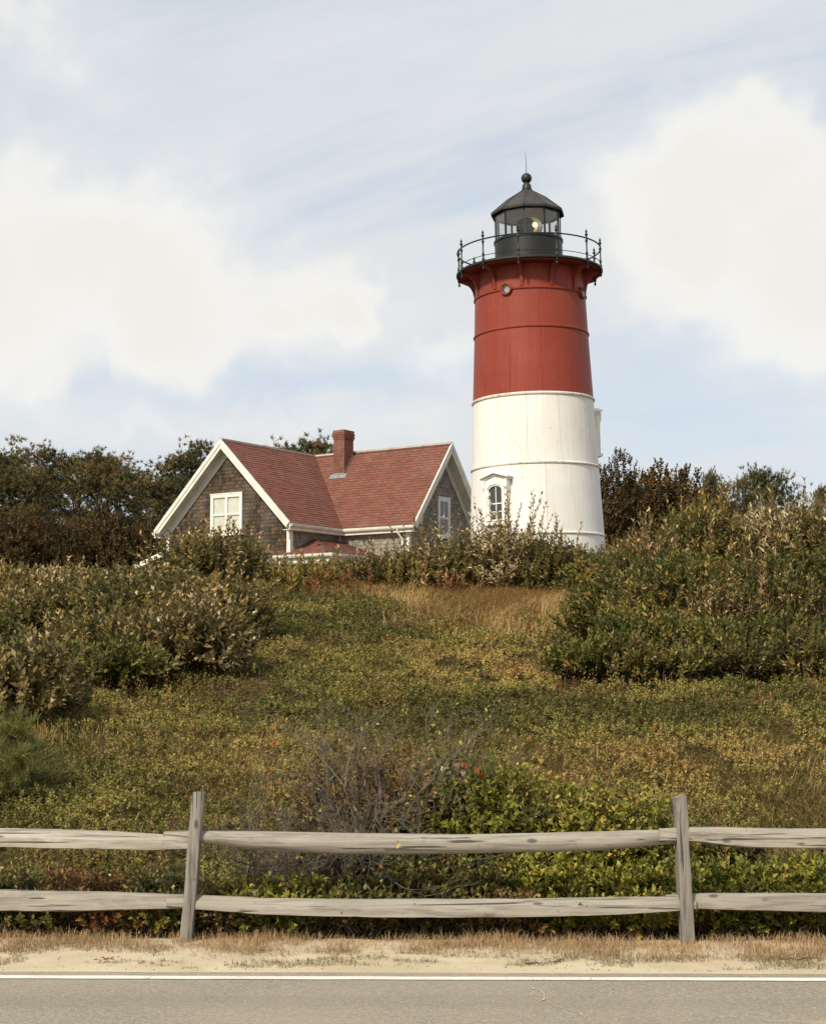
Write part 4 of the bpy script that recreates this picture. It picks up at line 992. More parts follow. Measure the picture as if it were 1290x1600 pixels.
def rail(prof, kind, seed, dy=0.0, depth=.05):
    """prof: (px, top, bottom) of the rail as seen straight on, at the fence line"""
    P = []
    for px, a, b in prof:
        q0, q1 = at(px, a, 9.655), at(px, b, 9.655); x = q0.x; y = FY(x); k = y / 9.655
        P.append((x * k, (1.6 + (q0.z - 1.6) * k), 1.6 + (q1.z - 1.6) * k))
    P = np.array(P); n = int((P[-1, 0] - P[0, 0]) / .035); xs_ = np.linspace(P[0, 0], P[-1, 0], n)
    t_ = np.interp(xs_, P[:, 0], P[:, 1]); b_ = np.interp(xs_, P[:, 0], P[:, 2])
    ker = np.ones(5) / 5
    t_ = np.convolve(np.pad(t_, 2, 'edge'), ker, 'valid'); b_ = np.convolve(np.pad(b_, 2, 'edge'), ker, 'valid')
    nx = VN(seed + 40); secs = []; hmax = (t_ - b_).max()
    for i, x in enumerate(xs_):
        h = (t_[i] - b_[i]) / 2; cz = (t_[i] + b_[i]) / 2; e = min(x - xs_[0], xs_[-1] - x); dp = depth * (.55 + .45 * min(1, e / .45))
        f = nx.fbm(np.array([x * 2.0]), np.array([0.5]), 3)[0] - .5; sec = []
        for j, (a, c) in enumerate(SECT[kind]):
            w = nx.fbm(np.array([x * 4.5]), np.array([j * .9 + 3.0]), 3)[0] - .5; w2 = nx(np.array([x * 26.0]), np.array([j * 2.7]))[0] - .5
            k = 1 + .16 * w + .05 * w2
            sec.append((x, FY(x) + dy + f * .025 + a * dp * k, cz + f * .006 + c * h * (1 + .10 * w + .04 * w2)))
        secs.append(sec)
    org = Vector((float(xs_[n // 2]), 9.655, float((t_[n // 2] + b_[n // 2]) / 2)))
    return loft(secs, 'rail', M['rail_wood'], FE, org)
rail([(-520, 1296, 1318), (-420, 1294, 1326), (0, 1294, 1322), (100, 1296, 1325), (230, 1301, 1327), (290, 1306, 1326), (312, 1307, 1325)], 'ridge', 1, -.012)
rail([(256, 1300, 1304), (275, 1298, 1309), (305, 1297, 1318), (345, 1298, 1321), (400, 1299, 1329), (480, 1301, 1334), (600, 1303, 1336), (720, 1304, 1335), (900, 1300, 1331), (990, 1297, 1325), (1050, 1296, 1318), (1082, 1297, 1316)], 'round', 2, .022, .058)
rail([(1028, 1294, 1313), (1076, 1291, 1313), (1150, 1292, 1322), (1290, 1295, 1326), (1500, 1294, 1326), (1740, 1294, 1322), (1850, 1296, 1314)], 'flat', 3, -.018)
rail([(-520, 1394, 1416), (-400, 1391, 1422), (0, 1391, 1424), (120, 1393, 1424), (230, 1396, 1420), (312, 1398, 1418)], 'flat', 4, .012)
rail([(262, 1397, 1415), (300, 1398, 1419), (400, 1403, 1427), (600, 1405, 1432), (800, 1405, 1432), (960, 1401, 1427), (1060, 1400, 1421), (1085, 1401, 1418)], 'ridge', 5, -.010)
rail([(1040, 1399, 1418), (1100, 1396, 1421), (1290, 1397, 1426), (1500, 1398, 1428), (1850, 1400, 1420)], 'flat', 6, .016)
def post(pxb, pyb, pxt, pyt, wb, wt, seed, chamfer=0):
    A = at(pxb, pyb, 9.655); B = at(pxt, pyt, 9.655); ya = FY(A.x); off = ya - 9.655
    A.z = min(A.z, .03); lean = (B.x - A.x) / (B.z - A.z); A.z -= .35; A.x -= .35 * lean; nx = VN(seed + 80); secs = []; n = 44
    base = [(-1, -1), (-.3, -1.05), (.45, -1), (.95, -.9), (1, -.3), (1.02, .4), (.9, 1), (.2, 1.05), (-.6, 1), (-1, .9), (-1.04, .2), (-1, -.5)]
    for i in range(n + 1):
        z = A.z + (B.z - A.z) * i / n; t = i / n; x = A.x + (B.x - A.x) * t + .016 * (nx.fbm(np.array([z * 3.0]), np.array([.3]), 2)[0] - .5)
        w = (wb + (wt - wb) * t) / 2; sec = []
        for j, (a, c) in enumerate(base):
            k = 1 + .22 * (nx.fbm(np.array([z * 3.4]), np.array([j * 1.1 + 5]), 3)[0] - .5)
            zz = z
            if i == n: zz = z - chamfer * (.5 - .5 * a) - .006 * (c + 1) + .01 * (nx(np.array([j * 3.3]), np.array([9.0]))[0] - .5)
            sec.append((x + a * w * k, ya + c * .062 * k, zz))
        secs.append(sec)
    return loft(secs, 'post', M['post_wood'], FE, Vector((A.x, ya, (A.z + B.z) / 2)))
post(291, 1478, 312, 1236, .070, .066, 1)
post(1071, 1475, 1059, 1238, .076, .072, 2, .03)
post(-492, 1478, -484, 1240, .078, .074, 3)
post(1812, 1476, 1816, 1242, .076, .074, 4)

# ------------------------------------------------------------------ vegetation builders
def part_geo(name, geos, m, parent, kind=None):
    V = []; Q = []; T = []; H = []; k = 0
    for g in geos:
        v, q, t, h = g; V.append(v)
        if q is not None: Q.append(q + k)
        if t is not None: T.append(t + k)
        H.append(h if h is not None else np.full(len(v), .5)); k += len(v)
    me = np_mesh(name, np.concatenate(V), np.concatenate(Q) if Q else None, np.concatenate(T) if T else None, np.concatenate(H), m)
    o = link(name, me, parent)
    if kind: o['kind'] = kind
    return o

def sprig_leaves(r, P, D, ln, k, Lf, Wf, spread, hue, hv=.36, fold=.25, t0=.12):
    """k leaves up each sprig of length ln starting at P along D"""
    n = len(P); t = np.linspace(t0, 1, k)[None, :] + r.uniform(-.04, .04, (n, k))
    ref = np.where(np.abs(D[:, 2:3]) < .9, [[0, 0, 1.]], [[1., 0, 0]]); u = unit(np.cross(D, ref)); w = np.cross(u, D)
    ph = r.uniform(0, 6.28, (n, 1)) + np.arange(k)[None, :] * 2.4 + r.uniform(-.4, .4, (n, k))
    side = u[:, None] * np.cos(ph)[..., None] + w[:, None] * np.sin(ph)[..., None]
    sp = spread * (1.15 - .55 * t) + r.uniform(-.2, .2, (n, k))
    dirs = unit(D[:, None] * np.cos(sp)[..., None] + side * np.sin(sp)[..., None] + r.normal(0, .10, (n, k, 3)))
    pos = P[:, None] + D[:, None] * (t * ln[:, None])[..., None]
    nrm = unit(D[:, None] - side * .3 + r.normal(0, .35, (n, k, 3)))
    sz = r.uniform(.65, 1.2, (n, k)) * (1.1 - .35 * t)
    h = np.clip(hue[:, None] + r.normal(0, hv, (n, k)) * .7, 0, 1)
    V, q, hh = leaf_geo(pos.reshape(-1, 3), dirs.reshape(-1, 3), nrm.reshape(-1, 3), (Lf * sz).ravel(), (Wf * sz).ravel(), h.ravel(), fold)
    return V, q, None, hh

def dome_points(r, n, w, d, h, shell=2.6, low=-.35, lump=.45):
    v = r.normal(0, 1, (n * 3, 3)); v = unit(v); v = v[v[:, 2] > low][:n]
    seedo = r.uniform(0, 90)
    nz = VN(int(r.integers(1, 9999))); a = np.arctan2(v[:, 1], v[:, 0])
    bump_ = nz.fbm(np.cos(a) * 1.9 + seedo, np.sin(a) * 1.9 + v[:, 2] * 2.6, 3)
    rad = r.random(len(v)) ** (1 / shell) * (1 - lump / 2 + lump * (bump_ - .1) * 1.3)
    P = v * rad[:, None] * np.array([[w / 2, d / 2, h * (.62 if low > -.5 else .5)]]) + np.array([[0, 0, h * (.38 if low > -.5 else .5)]])
    P[:, 2] = np.maximum(P[:, 2], .02 + r.random(len(P)) * .06)
    return P, v, rad

def shrub(name, loc, w, d, h, label, leafm, seed, nspr=420, k=12, Lf=.07, Wf=.032, sl=.26, up=.8, spread=.85, hue=(.15, .85), spikes=0, spike_h=.4, twigm='stem', cat='shrub', group=None, lump=.7, low=-.35, extra=()):
    r = np.random.default_rng(seed); root = empty(name, loc, label=label, cat=cat, group=group)
    P, v, rad = dome_points(r, nspr, w, d, max(h - sl * .7, .15), low=low, lump=lump); n = len(P)
    D = unit(v * np.array([[.8, .8, .45]]) + np.array([[0, 0, up]]) + r.normal(0, .28, (n, 3)))
    ln = sl * r.uniform(.6, 1.25, n)
    nz = VN(seed + 7); pat = nz.fbm(P[:, 0] * 1.7 + 20, P[:, 2] * 2.2 + P[:, 1] * 1.3 + 20, 3)
    hu = hue[0] + (hue[1] - hue[0]) * np.clip((pat - .5) * 1.5 + .5 + r.normal(0, .14, n), 0, 1)
    geos = [sprig_leaves(r, P, D, ln, k, Lf, Wf, spread, hu)]
    A = [P - D * 0.02]; B = [P + D * ln[:, None] * .95]; ra = [np.full(n, .004)]; rb = [np.full(n, .0015)]
    if spikes:
        a = r.uniform(0, 6.28, spikes); q = np.sqrt(r.random(spikes)) * .85
        sp0 = np.stack([np.cos(a) * q * w / 2, np.sin(a) * q * d / 2, h * (.95 - .42 * q ** 2)], 1) - np.array([[0, 0, .18]])
        sd_ = unit(np.stack([np.cos(a) * q * .35, np.sin(a) * q * .35, np.ones(spikes)], 1) + r.normal(0, .12, (spikes, 3)))
        sln = spike_h * r.uniform(.5, 1.25, spikes)
        geos.append(sprig_leaves(r, sp0, sd_, sln, int(k * 1.6), Lf * .95, Wf * .9, spread * .95, np.clip(r.normal((hue[0] + hue[1]) / 2 + .22, .15, spikes), 0, 1)))
        A.append(sp0 - sd_ * .3); B.append(sp0 + sd_ * sln[:, None]); ra.append(np.full(spikes, .007)); rb.append(np.full(spikes, .002))
    fo = part_geo('foliage', geos, M[leafm], root)
    # stems: from the foot out to a share of the sprigs
    m_ = min(n, 110); idx = r.choice(n, m_, False); foot = np.stack([r.normal(0, w * .10, m_), r.normal(0, d * .10, m_), np.full(m_, -.12)], 1)
    mid = foot * .45 + P[idx] * .55 + np.array([[0, 0, .10 * h]]) + r.normal(0, .05, (m_, 3))
    A += [foot, mid]; B += [mid, P[idx]]; ra += [np.full(m_, .012), np.full(m_, .008)]; rb += [np.full(m_, .008), np.full(m_, .004)]
    V, q = sticks(np.concatenate(A), np.concatenate(B), np.concatenate(ra), np.concatenate(rb))
    part_geo('stems', [(V, q, None, None)], M[twigm], root)
    for nm, mm, cnt, zr, size in extra:       # sprigs of another colour on the side facing the road
        aa = r.uniform(-1.2, 1.2, cnt); z0 = r.uniform(zr[0], zr[1], cnt) * h
        rr = np.sqrt(np.clip(1 - ((z0 - .38 * h) / (.62 * h)) ** 2, .05, 1))
        p0 = np.stack([np.sin(aa) * rr * w * .47, -np.cos(aa) * rr * d * .47, z0], 1)
        dd = unit(np.stack([np.sin(aa) * .4, -np.cos(aa) * .5, np.ones(cnt)], 1) + r.normal(0, .2, (cnt, 3)))
        q_ = .45 if nm == 'seed_head' else 1.0
        for c_ in range(cnt):
            sl_ = slice(c_, c_ + 1)
            part_geo(nm, [sprig_leaves(r, p0[sl_], dd[sl_], np.full(1, size), 11, Lf * q_, Wf * q_ * 1.1, .8, r.uniform(.2, .9, 1))], M[mm], root)
    return root

def stalks(loc, n, h, w, label, leafm, seed, Lf=.095, Wf=.022, name='goldenrod', cat='plant', group=None, k=26, spread=.75, plume=None, t0=.3):
    """upright unbranched stems with narrow leaves all the way up"""
    r = np.random.default_rng(seed); root = empty(name, loc, label=label, cat=cat, group=group)
    P = np.stack([r.normal(0, w / 3, n), r.normal(0, w / 3, n), np.full(n, -.05)], 1)
    D = unit(np.stack([P[:, 0] * .22, P[:, 1] * .22, np.ones(n)], 1) + r.normal(0, .07, (n, 3))); ln = h * r.uniform(.68, 1.05, n)
    part_geo('foliage', [sprig_leaves(r, P, D, ln, k, Lf, Wf, spread, r.uniform(.25, .9, n), t0=t0)], M[leafm], root)
    if n <= 12:
        for i in range(n):
            V, q = sticks(P[i:i + 1], P[i:i + 1] + D[i:i + 1] * ln[i], .006, .002); part_geo('stem', [(V, q, None, None)], M['stem'], root)
    else:
        V, q = sticks(P, P + D * ln[:, None], .006, .002); part_geo('stems', [(V, q, None, None)], M['stem'], root, 'stuff')
    if plume:
        part_geo('seed_heads', [sprig_leaves(r, P + D * ln[:, None] * .8, D, ln * .22, 22, .05, .022, .9, r.uniform(.2, 1, n))], M[plume], root)
    return root

def branch_tree(r, foot, dirs, ln, rad, levels, kids, bend=.25, shrink=.62, up=.15):
    """vectorised branching: returns segment arrays and the outermost tips"""
    A, B, RA, RB = [], [], [], []; P, D, Ln, Rd = foot, dirs, ln, rad; tips = None
    for lv in range(levels):
        ns = 3; pos = P; d = D
        for s in range(ns):
            d = unit(d + r.normal(0, bend, d.shape) + np.array([[0, 0, up]]) * .4); nx_ = pos + d * (Ln / ns)[:, None]
            A.append(pos); B.append(nx_); RA.append(Rd * (1 - .22 * s)); RB.append(Rd * (1 - .22 * (s + 1))); pos = nx_
            if lv < levels - 1 and s > 0:
                pass
        tips = (pos, d)
        if lv == levels - 1: break
        k = kids; t = r.uniform(.35, 1.0, (len(P), k)); par = np.repeat(np.arange(len(P)), k); tt = t.ravel()
        base = P[par] + (pos[par] - P[par]) * tt[:, None]
        D2 = unit(d[par] + r.normal(0, .55, (len(par), 3)) + np.array([[0, 0, up]]))
        P, D, Ln, Rd = base, D2, Ln[par] * shrink * r.uniform(.6, 1.2, len(par)), Rd[par] * .55
    return (np.concatenate(A), np.concatenate(B), np.concatenate(RA), np.concatenate(RB)), tips

def needles(r, C, D, n, Ln, W, hue, open_=1.15):
    m_ = len(C); dr = unit(r.normal(0, 1, (m_, n, 3)) * open_ * .55 + D[:, None] * .8); L_ = Ln * r.uniform(.7, 1.15, (m_, n, 1))
    s = unit(np.cross(dr, r.normal(0, 1, (m_, n, 3)))); c = C[:, None] + r.normal(0, Ln * .12, (m_, n, 3))
    V = np.stack([c + s * W / 2, c - s * W / 2, c + dr * L_], 2).reshape(-1, 3)
    h = np.clip(hue[:, None] + r.normal(0, .12, (m_, n)), 0, 1)
    return V, None, np.arange(m_ * n * 3).reshape(-1, 3), np.repeat(h.ravel(), 3)

def make_pine(seed, h, cw, base=.35, nl=20, flat=.5, lean=0., dens=1.0):
    """returns (trunk mesh, crown mesh): crooked seaside pine with tufts gathered in plates"""
    r = np.random.default_rng(seed); n = 9
    tz = np.linspace(0, h * .93, n); tx = np.cumsum(r.normal(0, .09 * h / n * 2, n)) + lean * tz; ty = np.cumsum(r.normal(0, .08 * h / n * 2, n)); tx -= tx[0]; ty -= ty[0]
    tr = np.interp(tz, [0, h], [.022 * h + .04, .03]); tp = np.stack([tx, ty, tz], 1); tp[0, 2] = -.4
    A, B, ra, rb = [tp[:-1]], [tp[1:]], [tr[:-1]], [tr[1:]]
    TC, TD = [], []
    for i in range(nl):
        t = base + (1 - base) * (i + r.uniform(0, .8)) / nl; z = t * h * .93; o = np.array([np.interp(z, tz, tx), np.interp(z, tz, ty), z])
        a = i * 2.4 + r.uniform(-.5, .5); tt = (t - base) / (1 - base)
        L_ = cw * .5 * (np.sin(math.pi * min(1, .30 + .70 * tt)) ** .6 * (1 - flat * .3) + flat * .3) * r.uniform(.65, 1.1)
        slope = r.uniform(-.05, .30) + .45 * tt; d = np.array([math.cos(a), math.sin(a), slope]); pts = [o]
        for s in range(4):
            d = d + r.normal(0, .16, 3) + np.array([0, 0, .05]); d /= np.linalg.norm(d); pts.append(pts[-1] + d * L_ / 4)
        pts = np.array(pts); rr = np.linspace(.010 * h * (1.1 - .6 * tt) + .012, .012, 5); A.append(pts[:-1]); B.append(pts[1:]); ra.append(rr[:-1]); rb.append(rr[1:])
        ns = int(6 + 4 * r.random())
        for s in range(ns):
            u = .35 + .65 * (s + .5) / ns; p = pts[0] + (np.array([np.interp(u * 4, range(5), pts[:, q]) for q in range(3)]) - pts[0])
            sd2 = unit((d + r.normal(0, .75, 3) * np.array([1, 1, .4]) + np.array([0, 0, .30]))[None])[0]; e = p + sd2 * L_ * r.uniform(.16, .38)
            A.append(p[None]); B.append(e[None]); ra.append(np.array([.014])); rb.append(np.array([.006]))
            k = int(r.integers(11, 19) * dens); rad_ = r.uniform(.30, .55)
            off = r.normal(0, 1, (k, 3)) * np.array([[rad_, rad_, rad_ * .38]]); c = e + off; TC.append(c)
            TD.append(unit(off * .5 + np.array([[0, 0, .55]]) + r.normal(0, .3, (k, 3))))
            sk = r.choice(k, min(k, 4), False); A.append(np.repeat(e[None], len(sk), 0)); B.append(c[sk]); ra.append(np.full(len(sk), .007)); rb.append(np.full(len(sk), .004))
    for i in range(8):                                   # dead lower limbs
        z = h * r.uniform(.15, .55); o = np.array([np.interp(z, tz, tx), np.interp(z, tz, ty), z]); a = r.uniform(0, 6.28); e = o + np.array([math.cos(a), math.sin(a), r.uniform(-.1, .35)]) * cw * r.uniform(.12, .32)
        e2 = e + r.normal(0, .25, 3); A += [o[None], e[None]]; B += [e[None], e2[None]]; ra += [np.array([.03]), np.array([.015])]; rb += [np.array([.015]), np.array([.006])]
    V, q = sticks(np.concatenate(A), np.concatenate(B), np.concatenate(ra), np.concatenate(rb), 5)
    tm = np_mesh('trunk', V, q, None, None, M['bark'], True)
    TC = np.concatenate(TC); TD = np.concatenate(TD); pat = VN(seed).fbm(TC[:, 0] * .9 + 30, TC[:, 2] * .9 + TC[:, 1] * .7 + 30, 3)
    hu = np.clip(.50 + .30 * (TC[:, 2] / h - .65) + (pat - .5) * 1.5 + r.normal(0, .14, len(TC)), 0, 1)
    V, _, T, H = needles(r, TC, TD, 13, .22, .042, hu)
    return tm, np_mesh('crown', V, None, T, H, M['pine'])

def make_broadleaf(seed, h, cw, m='oak', nspr=2600, Lf=.17, Wf=.095):
    r = np.random.default_rng(seed); k0 = 6
    a = r.uniform(0, 6.28, k0); foot = np.stack([r.normal(0, .10, k0), r.normal(0, .10, k0), np.full(k0, -.3)], 1)
    dirs = unit(np.stack([np.cos(a) * .35, np.sin(a) * .35, np.ones(k0)], 1))
    (A, B, RA, RB), tips = branch_tree(r, foot, dirs, np.full(k0, h * .52), np.full(k0, .07), 3, 5, .22, .60, .25)
    V, q = sticks(A, B, RA, RB, 4); tm = np_mesh('trunk', V, q, None, None, M['pale_bark'], True)
    P, v, rad = dome_points(r, nspr, cw, cw * .9, h, 2.4, -.30, .55); P[:, 2] = np.maximum(P[:, 2], h * .10)
    D = unit(v * .8 + np.array([[0, 0, .5]]) + r.normal(0, .35, (len(P), 3)))
    pat = VN(seed + 3).fbm(P[:, 0] * .8 + 9, P[:, 2] * .9 + P[:, 1] * .6 + 9, 3)
    hu = np.clip(.5 + (pat - .5) * 1.5 + r.normal(0, .15, len(P)), 0, 1)
    g = sprig_leaves(r, P, D, np.full(len(P), .42), 12, Lf, Wf, .95, hu)
    return tm, np_mesh('crown', g[0], g[1], None, g[3], M[m])

def plant_tree(name, meshes, px, py_top, Y, h0, label, rotz=0., group=None, sx=1.0, cat='tree'):
    """stand a tree so that its top reaches the height seen in the photograph"""
    co = np.empty(len(meshes[1].vertices) * 3, np.float32); meshes[1].vertices.foreach_get('co', co); h0 = float(np.percentile(co[2::3], 99.7))
    top = at(px, py_top, Y); zb = hz(top.x, Y); k = (top.z - zb) / h0
    o = empty(name, (top.x, Y, zb), (0, 0, rotz), label, cat, group); o.scale = (k * sx, k * sx, k)
    link('trunk', meshes[0], o); link('crown', meshes[1], o); return o

# ------------------------------------------------------------------ trees behind
pA = make_pine(101, 8.5, 8.0, .42, 28, .7, .02, 1.15); pB = make_pine(102, 8.0, 6.0, .38, 22, .5, -.05); pC = make_pine(103, 8.0, 5.0, .50, 18, .8, .08, .5); pD = make_pine(104, 9.0, 6.5, .30, 26, .5)
pE = make_pine(105, 7.0, 4.4, .55, 16, .9, -.06, .75)
GP = 'pines behind the cottage'
for m_, px, py, Y, h0, lab, rz, sx in (
    (pA, 110, 694, 74, 8.5, 'broad flat-topped pine with open branches left of the cottage', .4, 1.0),
    (pD, 30, 702, 79, 9.0, 'dark pine crown behind the flat-topped pine at the far left', 2.1, 1.0),
    (pB, -60, 684, 76, 8.0, 'pine mostly cut off by the left edge of the view', 3.3, 1.0),
    (pC, 190, 722, 72, 8.0, 'thin ragged pine between the flat-topped pine and the cottage gable', 5.0, 1.0),
    (pB, 296, 694, 80, 8.0, 'rounded pine rising behind the left slope of the cottage roof', 1.2, 0.95),
    (pD, 245, 745, 84, 9.0, 'low dense pine in the gap left of the rounded pine', .3, 1.1),
    (pA, 40, 728, 88, 8.5, 'dim pine deep in the grove at the far left', 4.2, 1.0),
    (pE, 455, 681, 92, 7.0, 'small pine top peeping over the roof left of the chimney', .9, 0.85),
    (pE, 1107, 733, 76, 7.0, 'small flat-topped pine standing above the oaks right of the lighthouse', 2.0, 0.45),
    (pC, 1160, 742, 78, 8.0, 'pale thin pine between two flat-topped pines on the right', .6, 0.5),
    (pE, 1212, 729, 74, 7.0, 'open windswept pine with sky showing through, far right of the lighthouse', 4.0, 0.75),
    (pB, 1292, 748, 78, 8.0, 'sparse pine cut by the right edge of the view', 1.5, 0.45),
    ):
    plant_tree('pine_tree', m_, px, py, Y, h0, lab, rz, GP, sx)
oA = make_broadleaf(201, 6.0, 6.0); oB = make_broadleaf(202, 5.6, 5.4)
GO = 'brown oaks behind the lighthouse'
for m_, px, py, Y, h0, lab, rz, sx in (
    (oA, 950, 716, 68, 6.0, 'tall brown-leaved oak rising just right of the white tower', .3, 0.85),
    (oB, 1030, 732, 70, 5.6, 'rusty oak beside the tall oak, sloping down to the right', 1.9, 1.0),
    (oA, 1085, 748, 74, 6.0, 'dull brown oak under the small flat-topped pine', 3.5, 0.9),
    (oB, 1150, 790, 72, 5.6, 'low russet oak below the pale thin pine', 5.1, 1.0),
    (oA, 1215, 812, 75, 6.0, 'dark low oak at the foot of the windswept pine', 2.2, 0.9),
    (oB, 1290, 800, 73, 5.6, 'bushy oak at the right edge behind the shrubs', .9, 1.0),
    (oB, 700, 770, 84, 5.6, 'oak top glimpsed between cottage gable and lighthouse', 2.9, 0.9),
    (oB, 10, 800, 66, 5.6, 'brown bushy oak under the pines at the far left', 4.1, 1.0),
    (oA, 95, 815, 67, 6.0, 'shady brown oak below the flat-topped pine', 5.7, 0.9),
    (oB, 175, 805, 68, 5.6, 'dull oak below the thin ragged pine', 1.1, 1.0),
    (oA, 240, 812, 70, 6.0, 'dark oak against the left eave of the cottage', 3.0, 0.85),
    (oA, 850, 800, 78, 6.0, 'brown oak hidden behind the foot of the lighthouse', 3.0, 0.85),
    ):
    plant_tree('oak_tree', m_, px, py, Y, h0, lab, rz, GO, sx)

# thick undergrowth that closes the wood below the crowns
GU = 'undergrowth below the trees'
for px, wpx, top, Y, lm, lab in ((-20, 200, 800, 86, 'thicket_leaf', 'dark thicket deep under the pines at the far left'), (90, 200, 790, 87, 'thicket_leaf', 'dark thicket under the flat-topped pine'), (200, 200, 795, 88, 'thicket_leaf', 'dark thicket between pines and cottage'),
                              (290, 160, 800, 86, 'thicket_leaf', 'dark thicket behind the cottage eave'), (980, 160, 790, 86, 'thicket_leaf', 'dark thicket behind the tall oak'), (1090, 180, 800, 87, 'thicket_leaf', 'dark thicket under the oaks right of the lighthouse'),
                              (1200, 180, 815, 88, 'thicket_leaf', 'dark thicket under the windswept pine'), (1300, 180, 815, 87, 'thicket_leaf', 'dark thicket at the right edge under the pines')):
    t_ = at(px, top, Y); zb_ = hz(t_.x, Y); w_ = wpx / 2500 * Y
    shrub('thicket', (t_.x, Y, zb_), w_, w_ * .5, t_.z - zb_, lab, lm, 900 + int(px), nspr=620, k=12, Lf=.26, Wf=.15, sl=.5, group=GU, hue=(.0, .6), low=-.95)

# ------------------------------------------------------------------ shrubs on the hill
SH = 0
def sh(px, wpx, top, Y, label, leafm, dd=.8, **kw):
    """shrub centred at a photo column, its top at a photo row, standing at depth Y"""
    global SH; SH += 1
    t = at(px, top, Y); zb = hz(t.x, Y); w = wpx / 2500 * Y
    return shrub(kw.pop('name', 'shrub'), (t.x, Y, zb), w, w * dd, max(t.z - zb, .2), label, leafm, 300 + SH, **kw)
OAKS = dict(name='scrub_oak', nspr=400, k=12, Lf=.105, Wf=.052, sl=.34)
G1 = 'brown-leaved scrub oaks on the left of the slope'
sh(330, 170, 832, 27, 'tall scrub oak in front of the dark shingled gable', 'olive_leaf', group=G1, spikes=24, spike_h=.6, hue=(.15, .95), **OAKS)
sh(235, 160, 896, 26, 'scrub oak below the lean-to roof left of the gable', 'olive_leaf', group=G1, spikes=8, hue=(.1, .85), **OAKS)
sh(130, 170, 898, 25.5, 'wide scrub oak along the crest below the pines', 'brown_leaf', group=G1, spikes=10, hue=(.15, .9), **OAKS)
sh(25, 150, 890, 25, 'scrub oak on the crest at the far left edge', 'olive_leaf', group=G1, spikes=8, hue=(.2, .95), **OAKS)
sh(60, 190, 925, 21.8, 'olive scrub oak halfway down the left slope', 'olive_leaf', group=G1, spikes=6, hue=(.1, .9), **OAKS)
sh(200, 220, 905, 21.5, 'broad olive scrub oak in the middle of the left thicket', 'olive_leaf', group=G1, spikes=6, hue=(.1, .85), **OAKS)
sh(335, 150, 905, 21.3, 'scrub oak at the right end of the left thicket', 'olive_leaf', group=G1, spikes=6, hue=(.1, .95), **OAKS)
sh(165, 190, 960, 18.6, 'dark-hearted scrub oak at the lower front of the left thicket', 'olive_leaf', group=G1, spikes=4, hue=(.05, .8), **OAKS)
sh(300, 170, 945, 18.6, 'scrub oak with upright pale leaves at the front right of the left thicket', 'brown_leaf', group=G1, spikes=16, spike_h=.35, hue=(.1, .95), **OAKS)
sh(35, 160, 1010, 15.9, 'pale brown scrub oak low on the slope at the left edge', 'brown_leaf', group=G1, spikes=8, hue=(.05, .8), **OAKS)
sh(185, 120, 1000, 17.9, 'dark green scrub oak in the hollow at the foot of the left thicket', 'green_leaf', group=G1, hue=(.0, .7), **dict(OAKS, nspr=240))
sh(90, 120, 985, 19.0, 'green scrub oak left of the dark hollow in the left thicket', 'olive_leaf', group=G1, hue=(.0, .6), **dict(OAKS, nspr=240))
sh(-30, 110, 955, 19.5, 'dark green bush half out of view on the left slope', 'green_leaf', hue=(.0, .6))
sh(-110, 150, 900, 22, 'scrub oak beyond the left edge of the view', 'brown_leaf', group=G1, hue=(.1, .9), **OAKS)
GC = 'shrubs along the crest of the slope'
CR = dict(nspr=430, k=13, Lf=.105, Wf=.042, sl=.30, group=GC)
sh(432, 110, 892, 27.5, 'yellow-green bush below the left end of the porch gutter', 'gold_leaf', spikes=24, spike_h=.5, hue=(.05, .7), **CR)
sh(505, 110, 886, 27.5, 'olive bush right below the porch roof', 'gold_leaf', spikes=24, spike_h=.5, hue=(.1, .8), **CR)
sh(585, 110, 880, 27.3, 'brownish bush below the inner corner of the cottage', 'brown_leaf', spikes=26, spike_h=.55, hue=(.1, .8), **CR)
sh(655, 90, 862, 27.2, 'shrub with tall leafy shoots below the white corner board', 'olive_leaf', spikes=22, spike_h=.75, hue=(.2, .9), **CR)
sh(715, 100, 850, 27.0, 'pale-leaved shrub below the right gable of the cottage', 'brown_leaf', spikes=26, spike_h=.75, hue=(.3, 1.), **CR)
sh(790, 130, 822, 26.8, 'tall pale-leaved shrub in front of the lighthouse window', 'brown_leaf', spikes=30, spike_h=.85, hue=(.3, 1.), extra=(('seed_head', 'pale_leaf', 9, (.15, .6), .10),), **CR)
sh(865, 110, 850, 26.5, 'dark olive shrub before the foot of the white tower', 'olive_leaf', spikes=24, spike_h=.65, hue=(.1, .9), extra=(('seed_head', 'pale_leaf', 10, (.2, .6), .09),), **CR)
sh(925, 100, 878, 26, 'green shrub at the right foot of the tower', 'green_leaf', spikes=10, hue=(.2, .95), **CR)
GB2 = 'shrubs behind the crest'
for px, top, lm, lab in ((395, 888, 'olive_leaf', 'shrub behind the crest under the right corner of the dark gable'), (545, 884, 'brown_leaf', 'shrub behind the crest under the porch gutter'), (625, 880, 'olive_leaf', 'shrub behind the crest under the downspout'), (690, 874, 'brown_leaf', 'shrub behind the crest at the foot of the right gable'),
                         (760, 852, 'olive_leaf', 'shrub behind the crest at the left foot of the tower'), (835, 850, 'brown_leaf', 'shrub behind the crest at the middle of the tower foot'), (900, 862, 'olive_leaf', 'shrub behind the crest at the right edge of the tower'), (970, 850, 'brown_leaf', 'shrub behind the crest just right of the tower')):
    sh(px, 110, top, 33, lab, lm, nspr=330, k=12, Lf=.09, Wf=.04, spikes=6, group=GB2)
GR = 'evergreen bayberry bushes on the right of the slope'
BY = dict(name='bayberry_bush', nspr=800, k=14, Lf=.085, Wf=.034, sl=.24, up=1.0, spread=.7, group=GR, hue=(.05, .9))
sh(955, 150, 905, 20.8, 'bayberry bush at the left end of the evergreen thicket beside dry grass', 'green_leaf', **BY)
